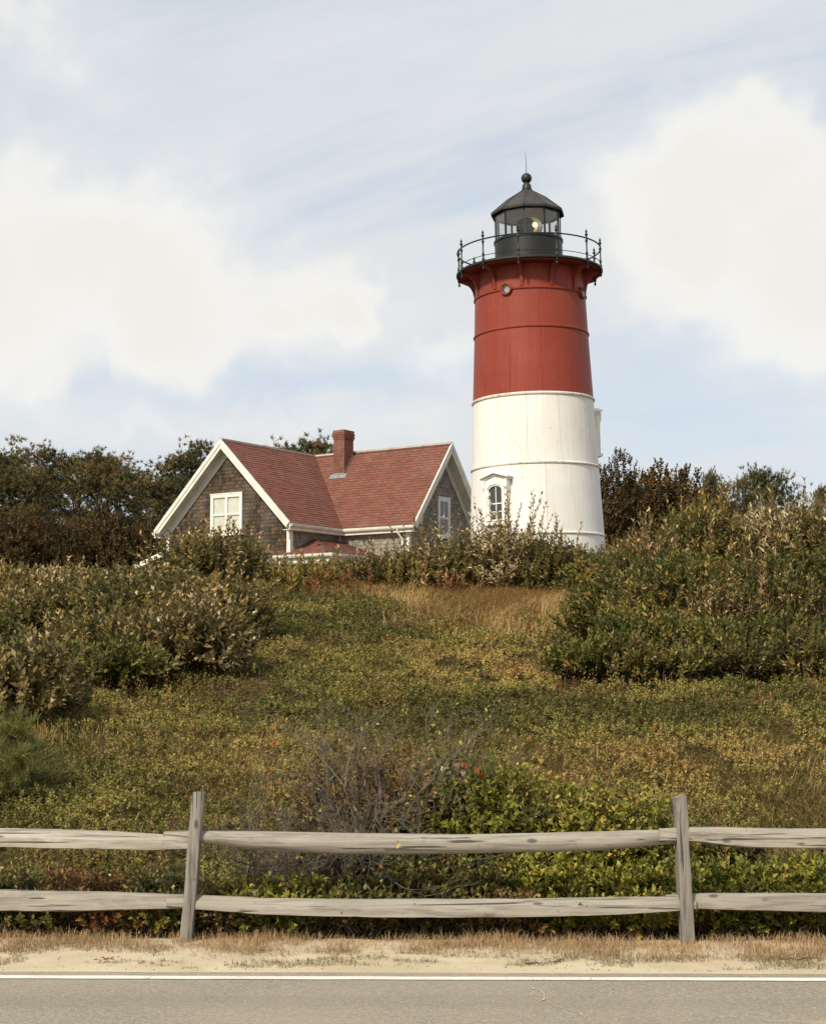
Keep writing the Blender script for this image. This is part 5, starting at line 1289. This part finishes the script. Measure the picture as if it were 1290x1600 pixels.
sh(1060, 200, 862, 20.3, 'large glossy bayberry bush in the middle of the right thicket', 'green_leaf', extra=(('red_sprig', 'red_leaf', 3, (.10, .30), .2),), **BY)
sh(1185, 200, 868, 20.3, 'glossy bayberry bush with a dark hollow at its foot', 'green_leaf', extra=(('red_sprig', 'rust_leaf', 3, (.12, .35), .2), ('bronze_sprig', 'straw_leaf', 3, (.4, .6), .2)), **BY)
sh(1290, 170, 850, 20.6, 'bayberry bush cut by the right edge of the view', 'green_leaf', extra=(('bronze_sprig', 'straw_leaf', 3, (.15, .4), .2),), **BY)
sh(1400, 170, 850, 21, 'bayberry bush beyond the right edge of the view', 'green_leaf', **BY)
sh(1010, 150, 960, 18.9, 'low bayberry bush with red sprigs at the thicket front', 'green_leaf', extra=(('red_sprig', 'red_leaf', 4, (.2, .75), .18),), **BY)
sh(1110, 160, 975, 18.9, 'low dark bayberry bush in front of the large glossy one', 'green_leaf', extra=(('red_sprig', 'rust_leaf', 2, (.2, .5), .18),), **BY)
sh(1215, 170, 965, 18.9, 'low bayberry bush with a bronze sprig, right front of the thicket', 'green_leaf', extra=(('bronze_sprig', 'straw_leaf', 3, (.3, .6), .2),), **BY)
sh(925, 110, 1005, 18.3, 'small bayberry clump lowest at the left of the thicket', 'green_leaf', extra=(('bronze_sprig', 'straw_leaf', 3, (.2, .6), .15),), **BY)
GM = 'small mixed shrubs edging the right thicket'
MX = dict(nspr=170, k=12, Lf=.085, Wf=.034, sl=.24, spikes=8, spike_h=.35, group=GM)
sh(985, 70, 1000, 18.0, 'small olive shrub breaking the left front edge of the right thicket', 'olive_leaf', hue=(.1, .8), **MX)
sh(1065, 80, 1012, 18.1, 'small yellow-green shrub at the foot of the low dark bayberry', 'gold_leaf', hue=(.0, .6), **MX)
sh(1160, 90, 1000, 18.2, 'small brown shrub between the two low right bayberries', 'olive_leaf', hue=(.05, .7), **MX)
sh(1265, 90, 985, 18.1, 'small brown-tipped shrub at the right end of the thicket front', 'olive_leaf', hue=(.05, .7), **MX)
sh(1120, 120, 905, 19.4, 'olive shrub growing through the middle of the right thicket', 'olive_leaf', hue=(.1, .85), **MX)
sh(1240, 110, 890, 19.6, 'brownish shrub growing through the right part of the thicket', 'olive_leaf', hue=(.05, .7), **MX)
sh(1000, 110, 900, 19.9, 'yellowish shrub growing through the left part of the thicket', 'gold_leaf', hue=(.0, .6), **MX)
GT = 'tall leafy shrubs behind the bayberry thicket'
TL = dict(nspr=480, k=14, Lf=.13, Wf=.040, sl=.34, group=GT)
sh(1010, 120, 840, 23.5, 'olive shrub behind the thicket nearest the tower', 'olive_leaf', spikes=14, spike_h=.55, hue=(.2, .85), **TL)
sh(1105, 150, 798, 24, 'tall shrub with long upright yellow-green shoots', 'gold_leaf', spikes=22, spike_h=.7, hue=(.05, .75), **TL)
sh(1195, 150, 800, 24, 'tall shrub with pale dry leaves right of the yellow-green shoots', 'brown_leaf', spikes=22, spike_h=.6, hue=(.5, 1.), **TL)
sh(1275, 130, 792, 23.6, 'tall brown shrub at the right edge above the bayberries', 'brown_leaf', spikes=22, spike_h=.7, hue=(.4, 1.), **TL)
sh(1370, 150, 800, 24, 'tall brown shrub beyond the right edge of the view', 'brown_leaf', spikes=10, hue=(.25, .95), **TL)
sh(1150, 160, 815, 29, 'olive shrub showing dimly behind the tall shoots', 'olive_leaf', spikes=10, **TL)
sh(1240, 150, 805, 29, 'olive shrub behind the pale dry shrub', 'olive_leaf', spikes=10, **TL)

# upright stalk plants
GS = 'goldenrod stalks'
for px, top, Y, n, w, lm, lab in (
    (1000, 812, 21.4, 6, .35, 'straw_leaf', 'straw-coloured stalks rising left of the yellow-green shoots'), (1035, 795, 21.4, 8, .40, 'straw_leaf', 'tallest straw-coloured stalks between tower and tall shrub'),
    (1075, 812, 21.6, 7, .4, 'gold_leaf', 'golden stalks just right of the tallest straw stalks'), (1185, 870, 19.2, 5, .3, 'straw_leaf', 'drooping straw stalks above the glossy bayberry'),
    (452, 882, 26.3, 9, .6, 'gold_leaf', 'yellow-green stalks below the porch gutter end'), (492, 890, 25.8, 7, .5, 'rust_leaf', 'rusty stalks at the crest below the porch'),
    (560, 885, 26, 7, .5, 'rust_leaf', 'reddish stalks at the crest below the cottage corner'), (610, 875, 26, 5, .3, 'gold_leaf', 'yellowish stalks beside the reddish ones'),
    (652, 866, 26, 4, .2, 'gold_leaf', 'single tall stalk clump below the white corner board'), (700, 888, 26, 7, .4, 'rust_leaf', 'rust-brown stalks below the right gable window'),
    (735, 895, 25.8, 5, .4, 'straw_leaf', 'dry stalks at the edge of the dry grass'), (550, 905, 25.3, 6, .6, 'gold_leaf', 'low golden stalks at the grass edge mid crest'),
    (415, 905, 25.5, 8, .7, 'gold_leaf', 'low yellow stalks at the left end of the crest')):
    t = at(px, top, Y); zb = hz(t.x, Y); stalks((t.x, Y, zb), n, t.z - zb, w, lab, lm, 500 + int(px), group=GS, Lf=.125, Wf=.030)
GR2 = 'red sprigs at the edge of the right thicket'
for px, top, Y, n, lab in ((1005, 974, 18.1, 2, 'red-leaved sapling poking out of the left front of the right thicket'), (1020, 1004, 17.9, 2, 'dark red sapling just below the upright red one'), (1111, 1000, 18.1, 2, 'small red sapling in the dark foot of the thicket'),
                          (1188, 996, 18.2, 1, 'dull red sapling under the right part of the thicket'), (1245, 978, 18.1, 2, 'bronze-brown sapling at the right foot of the thicket'), (838, 975, 20.8, 3, 'red sapling patch in the grass left of the bayberries')):
    t = at(px, top, Y); zb = hz(t.x, Y); h_ = max(t.z - zb, .3)
    stalks((t.x, Y, zb), n, h_, .22, lab, 'rust_leaf' if 'bronze' in lab or 'dull' in lab else 'sapling_leaf', 800 + int(px), Lf=.065, Wf=.034, name='sapling', group=GR2, k=9, spread=.9, t0=max(.3, 1 - .24 / h_))
# small weeds dotted over the slope
GW = 'brown weeds on the slope'
for px, top, Y, w, lm, lab in (
    (655, 955, 22.5, .5, 'rust_leaf', 'thin brown weed below the crest, mid slope'), (800, 950, 22.5, .7, 'rust_leaf', 'brown weed clump in the dry grass below the tower'),
    (840, 965, 21.8, .5, 'red_leaf', 'small red-leaved weed beside the brown clump'), (905, 1062, 17.8, .5, 'rust_leaf', 'reddish weed with a dark hollow below the bayberries'),
    (935, 1090, 17.0, .5, 'rust_leaf', 'rusty weed lower right of the dark hollow'), (855, 1225, 13.6, .45, 'rust_leaf', 'wispy rust-brown weed above the fence between two green bushes'),
    (390, 1075, 17.5, .6, 'rust_leaf', 'brown weed patch below the left thicket'), (420, 1000, 20.5, .6, 'rust_leaf', 'brown weed right of the left thicket'),
    (185, 1145, 15.0, .5, 'olive_leaf', 'olive weed on the left slope'), (690, 1020, 19.5, .4, 'olive_leaf', 'olive weed on the middle slope'),
    (530, 985, 21.5, .5, 'straw_leaf', 'straw weed on the middle left slope'), (1180, 1115, 16.5, .5, 'rust_leaf', 'rusty weed on the dry right slope'),
    (1010, 1190, 14.4, .5, 'rust_leaf', 'rusty weed above the right fence post'), (270, 1290, 12.0, .5, 'rust_leaf', 'rusty weed above the left fence post')):
    t = at(px, top, Y); zb = hz(t.x, Y)
    stalks((t.x, Y, zb), 20, max(t.z - zb, .22), w * 1.4, lab, lm, 700 + int(px), Lf=.045, Wf=.014, name='weed', group=GW, k=14, spread=.8)

# ------------------------------------------------------------------ plants behind the fence
FB = dict(name='leafy_bush', k=11, Lf=.055, Wf=.030, sl=.16, up=.7, spread=.9)
def fb(px, wpx, top, Y, label, leafm, nspr, dd=.6, **kw):
    kk = dict(FB); kk.update(kw); return sh(px, wpx, top, Y, label, leafm, dd, nspr=nspr, **kk)
GF = 'green bushes behind the fence'
b1 = fb(745, 260, 1186, 10.55, 'rounded bright green bush behind the top rail, right of the bare twigs', 'bright_leaf', 1100, group=GF, hue=(.15, .76), low=-.95)
fb(950, 200, 1232, 10.5, 'bright green bush left of the right fence post', 'bright_leaf', 700, group=GF, hue=(.15, .78), low=-.95)
fb(850, 190, 1325, 10.3, 'leafy dark bush between the two rails mid span', 'bright_leaf', 620, group=GF, hue=(.0, .8), low=-.95)
fb(690, 200, 1340, 10.15, 'dark low bush under the bottom rail, mid span', 'green_leaf', 560, group=GF, hue=(.1, .95), low=-.95, twigm='twig')
fb(1010, 150, 1345, 10.2, 'low bush against the left side of the right fence post', 'bright_leaf', 520, group=GF, hue=(.05, .9), low=-.95)
fb(1150, 170, 1355, 10.25, 'low leafy bush right of the right fence post', 'bright_leaf', 620, group=GF, hue=(.1, 1.), low=-.95)
fb(1265, 150, 1345, 10.3, 'low leafy bush at the right edge under the rails', 'bright_leaf', 560, group=GF, hue=(.1, 1.), low=-.95)
fb(1400, 180, 1350, 10.3, 'low leafy bush beyond the right edge', 'bright_leaf', 420, group=GF, low=-.95)
fb(1095, 150, 1320, 11.2, 'olive bush behind the right fence post', 'olive_leaf', 420, group=GF, hue=(.1, .7), low=-.95)
fb(575, 270, 1150, 10.6, 'thin olive bush tangled in the bare twigs', 'heath_leaf', 420, group=GF, hue=(.1, .8), low=-.95, twigm='twig')
fb(470, 190, 1400, 10.1, 'low leafy tangle under the bottom rail left of mid span', 'bright_leaf', 240, group=GF, hue=(.2, 1.), low=-.95, twigm='twig')
fb(380, 150, 1405, 10.1, 'low green tangle right of the left fence post', 'bright_leaf', 260, group=GF, hue=(.1, .9), low=-.95)
fb(240, 160, 1385, 10.2, 'low green bramble left of the left fence post', 'olive_leaf', 460, group=GF, hue=(.05, .75), low=-.95)
fb(130, 160, 1400, 10.1, 'reddish bramble thicket behind the left lower rail', 'rust_leaf', 420, group=GF, hue=(.0, .5), low=-.95)
fb(30, 160, 1390, 10.2, 'low green bramble at the left edge under the rails', 'olive_leaf', 460, group=GF, hue=(.0, .7), low=-.95)
fb(-90, 160, 1380, 10.3, 'low bramble beyond the left edge', 'olive_leaf', 420, group=GF, low=-.95)
fb(600, 170, 1420, 10.0, 'dark tangle at the foot of the bare twigs', 'green_leaf', 380, group=GF, hue=(.0, .7), low=-.95, twigm='twig')
GL = 'low brambles along the foot of the fence'
LB = dict(name='bramble', group=GL, low=-.95, k=11, Lf=.05, Wf=.026, sl=.13, spikes=6, spike_h=.2)
for px, wp, top, lm, hu_, lab in ((-60, 150, 1415, 'olive_leaf', (.1, .8), 'low bramble just beyond the left edge of the view'), (50, 150, 1425, 'olive_leaf', (.1, .8), 'low olive bramble at the fence foot by the left edge'), (160, 140, 1428, 'rust_leaf', (.0, .55), 'low reddish bramble at the fence foot under the left rail'),
                             (250, 120, 1422, 'gold_leaf', (.0, .6), 'low yellow-green bramble just left of the left fence post'), (345, 130, 1428, 'olive_leaf', (.2, .9), 'low bramble just right of the left fence post foot'), (450, 150, 1432, 'bright_leaf', (.1, .85), 'low green bramble under the bare twigs, left of mid span'),
                             (565, 150, 1436, 'olive_leaf', (.0, .6), 'low dark bramble under the bare twigs at mid span'), (680, 150, 1430, 'olive_leaf', (.0, .7), 'low dark bramble under the bottom rail right of the bare twigs'), (790, 150, 1428, 'heath_leaf', (.0, .6), 'low brownish bramble under the bottom rail'),
                             (900, 150, 1426, 'bright_leaf', (.0, .75), 'low green bramble under the bottom rail, right part of the span'), (1005, 130, 1424, 'bright_leaf', (.1, .9), 'low green bramble at the foot of the right fence post'),
                             (1130, 140, 1420, 'bright_leaf', (.1, .9), 'low bright bramble right of the right fence post foot'), (1245, 150, 1424, 'bright_leaf', (.2, .9), 'low bright bramble at the fence foot by the right edge'), (1360, 150, 1420, 'bright_leaf', (.1, .9), 'low bramble just beyond the right edge of the view')):
    sh(px, wp, top, 9.86, lab, lm, .42, nspr=230, hue=hu_, **LB)
# big pale and red leaves turning on the rounded bush
lr_ = np.random.default_rng(77)
for i in range(9):
    P = at(680 + i * 9 + lr_.uniform(-3, 3), 1200 + (i % 3) * 6 + (i - 4) * .8, 10.36)
    V, q, h = leaf_geo(np.zeros((1, 3)), np.array([[lr_.uniform(-.5, .5), -.45, .6 + lr_.uniform(-.5, .3)]]), np.array([[0.2, -1., .3]]), np.array([lr_.uniform(.055, .075)]), np.array([.042]), np.array([lr_.random()]))
    o = link('pale_leaf' if i < 6 else 'red_leaf', np_mesh('large_leaf', V, q, None, h, M['pale_leaf' if i < 6 else 'red_leaf']), b1); o.location = P - b1.location
# berries on the bramble
# bare twig shrub
def twig_shrub(px, Y, w, h, seed, label, n0=16, levels=4, leaves=0.06):
    r = np.random.default_rng(seed); t = at(px, 1470, Y); zb = hz(t.x, Y); root = empty('twig_shrub', (t.x, Y, zb), label=label, cat='shrub', group='bare twig shrubs')
    a = r.uniform(0, 6.28, n0); q = r.uniform(.15, 1.0, n0); foot = np.stack([r.normal(0, .10, n0), r.normal(0, .06, n0), np.full(n0, -.08)], 1)
    dirs = unit(np.stack([np.cos(a) * q * w / h * 1.05, np.sin(a) * q * .45, np.ones(n0)], 1))
    (A, B, RA, RB), tips = branch_tree(r, foot, dirs, h * r.uniform(.5, .8, n0), np.full(n0, .010), levels, 4, .27, .54, .08)
    lim = -(Y - 9.80) + .0; A[:, 1] = np.maximum(A[:, 1], lim + .03 * np.sin(A[:, 0] * 9)); B[:, 1] = np.maximum(B[:, 1], lim + .03 * np.sin(B[:, 0] * 9))      # kept off the rails
    V, q = sticks(A, B, np.maximum(RA, .0017), np.maximum(RB, .0012)); part_geo('branches', [(V, q, None, None)], M['twig'], root)
    T, Dt = tips; sel = r.random(len(T)) < leaves
    if sel.any():
        part_geo('foliage', [sprig_leaves(r, T[sel] - Dt[sel] * .06, Dt[sel], np.full(sel.sum(), .07), 3, .036, .020, .9, r.uniform(.4, 1, sel.sum()))], M['bright_leaf'], root)
    return root
twig_shrub(560, 10.3, .95, 1.35, 61, 'large bare grey twig shrub behind the rails at mid span', 15)
twig_shrub(430, 10.2, .75, .90, 62, 'bare twig shrub just right of the left fence post', 16)
twig_shrub(655, 10.4, .55, 1.45, 63, 'tall wispy bare twigs reaching above the top rail beside the green bush', 8, 4, .12)
twig_shrub(500, 10.2, .75, .75, 64, 'low arching bare twigs between the rails', 20, 4, .05)

# young soft-needled pine at the left edge
t = at(18, 1140, 12.9); zb = hz(t.x, 12.9); r = np.random.default_rng(91)
yp = empty('pine_sapling', (t.x, 12.9, zb), label='young soft-needled pine low on the slope at the left edge', cat='tree')
A, B, C_, D_ = [], [], [], []
Hs = t.z - zb
for i in range(70):
    z = Hs * r.uniform(.08, .98); a = r.uniform(0, 6.28); L_ = .52 * (1.06 - z / Hs) ** .7 * r.uniform(.6, 1.1); e = np.array([math.cos(a) * L_, math.sin(a) * L_, z + .18 * r.random()]); o_ = np.array([0, 0, z * .92])
    A.append(o_); B.append(e)
    for u in np.linspace(.35, 1, 7): C_.append(o_ + (e - o_) * u + r.normal(0, .02, 3)); D_.append((e - o_) / np.linalg.norm(e - o_) * .6 + np.array([0, 0, .6]))
V, q = sticks(A + [np.array([0, 0, -.1])], B + [np.array([0, 0, Hs * .97])], .008, .004); part_geo('trunk', [(V, q, None, None)], M['bark'], yp)
V, _, T, H = needles(r, np.array(C_), unit(np.array(D_)), 22, .10, .0035, np.clip(r.normal(.62, .16, len(C_)), 0, 1)); part_geo('crown', [(V, None, T, H)], M['young_pine'], yp)

# ------------------------------------------------------------------ ground cover and grass
rng = np.random.default_rng(2024)
def sample_hill(n, y0, y1, wfac, xoff=0., power=1.6):
    """more points near the road; width of the band grows with distance"""
    u = rng.random(n); p = 1 - power + 1
    y = (y0 ** p + u * (y1 ** p - y0 ** p)) ** (1 / p); x = (rng.random(n) - .5) * wfac * y + xoff
    return x, y
def straw_mask(x, y):
    """0..1: where dry grass takes over from the creeping ground cover"""
    v = vn3.fbm(x * .35 + 50, y * .35 + 50, 3)
    px_ = x / y * 2500 + 645
    m = np.clip((v - .52) * 5, 0, 1) * .55
    m = np.maximum(m, np.exp(-((x - 1.5) / 1.5) ** 2 - ((y - 24.8) / 2.2) ** 2) * 1.3)       # tawny patch below the tower
    m = np.maximum(m, np.exp(-((x + .5) / 2.0) ** 2 - ((y - 26.2) / .9) ** 2) * .6)
    m = np.maximum(m, np.clip((x - 1.6) / 1.6, 0, 1) * np.clip((17.5 - y) / 2.5, 0, 1) * np.clip(.35 + (v - .4) * 3, 0, 1) * .95)
    return np.clip(m, 0, 1)
n = 86000
x, y = sample_hill(n, 10.1, 31, .72, power=1.25); keep = (rng.random(n) > straw_mask(x, y) * .85) & (vn3.fbm(x * 2.3 + 31, y * 1.7 + 8, 3) > .36); x, y = x[keep], y[keep]; n = len(x)
z = hill_z(x, y); lump = vn1.fbm(x * 3.1, y * 3.1, 3); P = np.stack([x, y, z + .01 + .30 * np.clip(lump - .32, 0, 1) * rng.uniform(.3, 1, n)], 1)
sz = (y / 13) ** .55
D = unit(np.stack([rng.normal(0, .45, n), rng.normal(-.25, .45, n), np.ones(n)], 1))
patch = vn2.fbm(x * .55 + 7, y * .55 + 3, 4); patch2 = vn3.fbm(x * 2.2, y * 2.2, 3)
hu = np.clip(.30 + (patch - .5) * 1.3 + (patch2 - .5) * .7 + np.clip((x - .5) / 8, -.1, .12) + rng.normal(0, .12, n), 0, .84); hu[rng.random(n) < .003] = 1.0
geo = sprig_leaves(rng, P, D, .055 * sz, 7, 1.0, 1.0, 1.0, hu, .10)
# leaf sizes grow with the sprig: rebuild with per-sprig size
def sprig_sized(P, D, ln, k, Lf, Wf, spread, hue, sz):
    V, q, t_, h = sprig_leaves(rng, P * 0, D, ln / sz, k, Lf, Wf, spread, hue, .10)
    V = V.reshape(len(P), -1, 3) * sz[:, None, None] + P[:, None]; return V.reshape(-1, 3), q, t_, h
geo = sprig_sized(P, D, .055 * sz, 7, .034, .020, 1.0, hu, sz)
o = part_geo('ground_cover', [geo], M['cover_leaf'], None, 'stuff'); tag(o, 'low creeping leaves carpeting the slope', 'ground cover')
# taller wiry heath standing up through the carpet in patches
n = 15000
x, y = sample_hill(n, 10.6, 29, .72, power=1.3); keep = vn1.fbm(x * .9 + 60, y * .7 + 12, 4) > .56; x, y = x[keep], y[keep]; n = len(x)
P = np.stack([x, y, hill_z(x, y)], 1); D = unit(np.stack([rng.normal(0, .3, n), rng.normal(0, .3, n), np.ones(n)], 1)); ln = rng.uniform(.14, .40, n)
tone = vn2.fbm(x * .7 + 5, y * .7 + 44, 3); gv = sprig_leaves(rng, P, D, ln, 11, .036, .013, .75, np.clip(.35 + (tone - .5) * 1.6 + rng.normal(0, .15, n), 0, .9))
o = part_geo('heath', [gv], M['heath_leaf'], None, 'stuff'); tag(o, 'wiry brown heath standing up through the low ground cover', 'heath')
# dry grass among and over it
n = 120000
x, y = sample_hill(n, 10.2, 30, .74); m_ = straw_mask(x, y); keep = rng.random(n) < (.05 + .95 * m_); x, y, m_ = x[keep], y[keep], m_[keep]
xe = np.concatenate([rng.normal(1.95, .80, 30000), rng.normal(-.2, 1.4, 7000)]); ye = np.concatenate([rng.normal(24.4, 1.2, 30000), rng.normal(26.2, .6, 7000)])
ok_ = vn2.fbm(xe * 1.1 + 3, ye * .8, 3) > np.where(np.arange(len(xe)) < 30000, .40, .52); xe, ye = xe[ok_], ye[ok_]
x = np.concatenate([x, xe]); y = np.concatenate([y, ye]); m_ = np.concatenate([m_, np.full(len(xe), 1.0)]); n = len(x)
P = np.stack([x, y, hill_z(x, y) - .01], 1); wind = vn1.fbm(x * .6 + 3, y * .6, 2) * 9
H_ = rng.uniform(.10, .30, n) * (.55 + .6 * m_) * (y / 15) ** .4; 
V, q, t_, h = blades_geo(P, H_, .0045 * (y / 11), rng.uniform(.45, 1.7, n), wind + rng.normal(0, .7, n), np.clip(.30 + .3 * (m_ > .95) + .5 * m_ * rng.random(n) + rng.normal(0, .16, n), 0, 1))
o = part_geo('dry_grass', [(V, q, t_, h)], M['grass_blade'], None, 'stuff'); tag(o, 'tawny dry grass in drifts over the slope', 'grass')
# verge: brown mown grass in front of the fence, thinning out on the sand
n = 110000
x = rng.uniform(-4.4, 4.4, n); v = vn1.fbm(x * 1.9 + 4, x * 0 + 2, 3); v2 = vn2.fbm(x * 7, x * 0 + 9, 2)
yy = rng.uniform(8.85, 10.25, n); edge = 9.13 - .34 * (v - .5) - .14 * (v2 - .5)
cl = vn3.fbm(x * 4.5, yy * 6.0, 3); keep = (yy > edge + .05) | ((cl > .555) & (yy > edge - .27)) ; keep &= (yy < 9.72 + .10 * v2) ; keep &= rng.random(n) < np.where(yy > edge + .05, np.clip(.45 + (cl - .4) * 2.5, .18, 1), .75)
x, yy, cl, v = x[keep], yy[keep], cl[keep], v[keep]; edge = edge[keep]; n = len(x); y = yy + SLOPE * x
zz = np.where(yy < 9.8, sand_z(x, y), hill_z(x, y))
front = np.clip((yy - edge) / .35, 0, 1)
H_ = rng.uniform(.018, .070, n) * (.45 + .65 * front) * (.35 + 1.3 * cl) * rng.choice([.6, 1, 1, 1.35], n); P = np.stack([x, y, zz - .006], 1)
V, q, t_, h = blades_geo(P, H_, np.full(n, .0030), rng.uniform(.2, 1.5, n), rng.uniform(0, 6.28, n), np.clip(.08 + .55 * front + rng.normal(0, .17, n), 0, 1))
o = part_geo('verge_grass', [(V, q, t_, h)], M['verge_blade'], None, 'stuff'); tag(o, 'short brown grass along the sandy verge at the fence', 'grass')

n = 700
x = rng.uniform(-4, 4, n); yy = 8.8 + rng.random(n) ** 1.5 * .7; y = yy + SLOPE * x; r0 = rng.uniform(.002, .008, n)[:, None]
C = np.stack([x, y, sand_z(x, y) + .001], 1); q4 = unit(np.array([[1, 1, 1], [-1, -1, 1], [-1, 1, -1], [1, -1, -1.]]))
V = np.concatenate([C[:, None] + (q4[None] + rng.normal(0, .35, (n, 4, 3))) * r0[:, None] * np.array([[[1, 1, .6]]])]).reshape(-1, 3); b4 = (np.arange(n) * 4)[:, None]
T = np.concatenate([b4 + np.array([f]) for f in ((0, 1, 2), (0, 3, 1), (0, 2, 3), (1, 3, 2))])
o = part_geo('gravel', [(V, None, T, None)], M['grit'], None, 'stuff'); tag(o, 'scattered grit and small pebbles on the sandy verge', 'gravel')

# small things lying on the verge
def twig_thing(px, Y, L_, ang, seed, label):
    r = np.random.default_rng(seed); p = at(px, 1500, Y); zb = float(sand_z(np.array([p.x]), np.array([Y]))[0]) + .008
    pts = [(0, 0, 0)]
    for i in range(6): pts.append((pts[-1][0] + L_ / 6 * math.cos(ang + r.normal(0, .3)), pts[-1][1] + L_ / 6 * math.sin(ang + r.normal(0, .3)), abs(r.normal(0, .006))))
    o = MB().tube(pts, [.005, .0045, .0045, .004, .0035, .003, .002], 5).build('fallen_twig', M['stem'], None, True); o.location = (p.x, Y, zb); tag(o, label, 'twig', 'twigs on the sand')
twig_thing(865, 9.0, .14, .9, 3, 'short dark twig lying on the sand near mid span')
twig_thing(1225, 9.08, .22, .15, 4, 'long curved twig on the sand right of the right post')
twig_thing(820, 8.95, .10, -.3, 5, 'little twig on the sand close to the white line')
lf = np.random.default_rng(12); p = at(165, 1502, 9.0)
V, q, h = leaf_geo(lf.normal(0, .012, (7, 3)) * np.array([[1.6, 1, .3]]) + np.array([[0, 0, .02]]), lf.normal(0, 1, (7, 3)) * np.array([[1, .6, .35]]) + np.array([[0, 0, .2]]), np.tile([[0, -.3, 1.]], (7, 1)), np.full(7, .034), np.full(7, .020), lf.random(7))
o = link('dead_leaf', np_mesh('dead_leaf', V, q, None, h, M['rust_leaf'])); o.location = (p.x, 9.0, float(sand_z(np.array([p.x]), np.array([9.0]))[0])); tag(o, 'curled reddish dead leaf on the sand left of the left post', 'leaf')
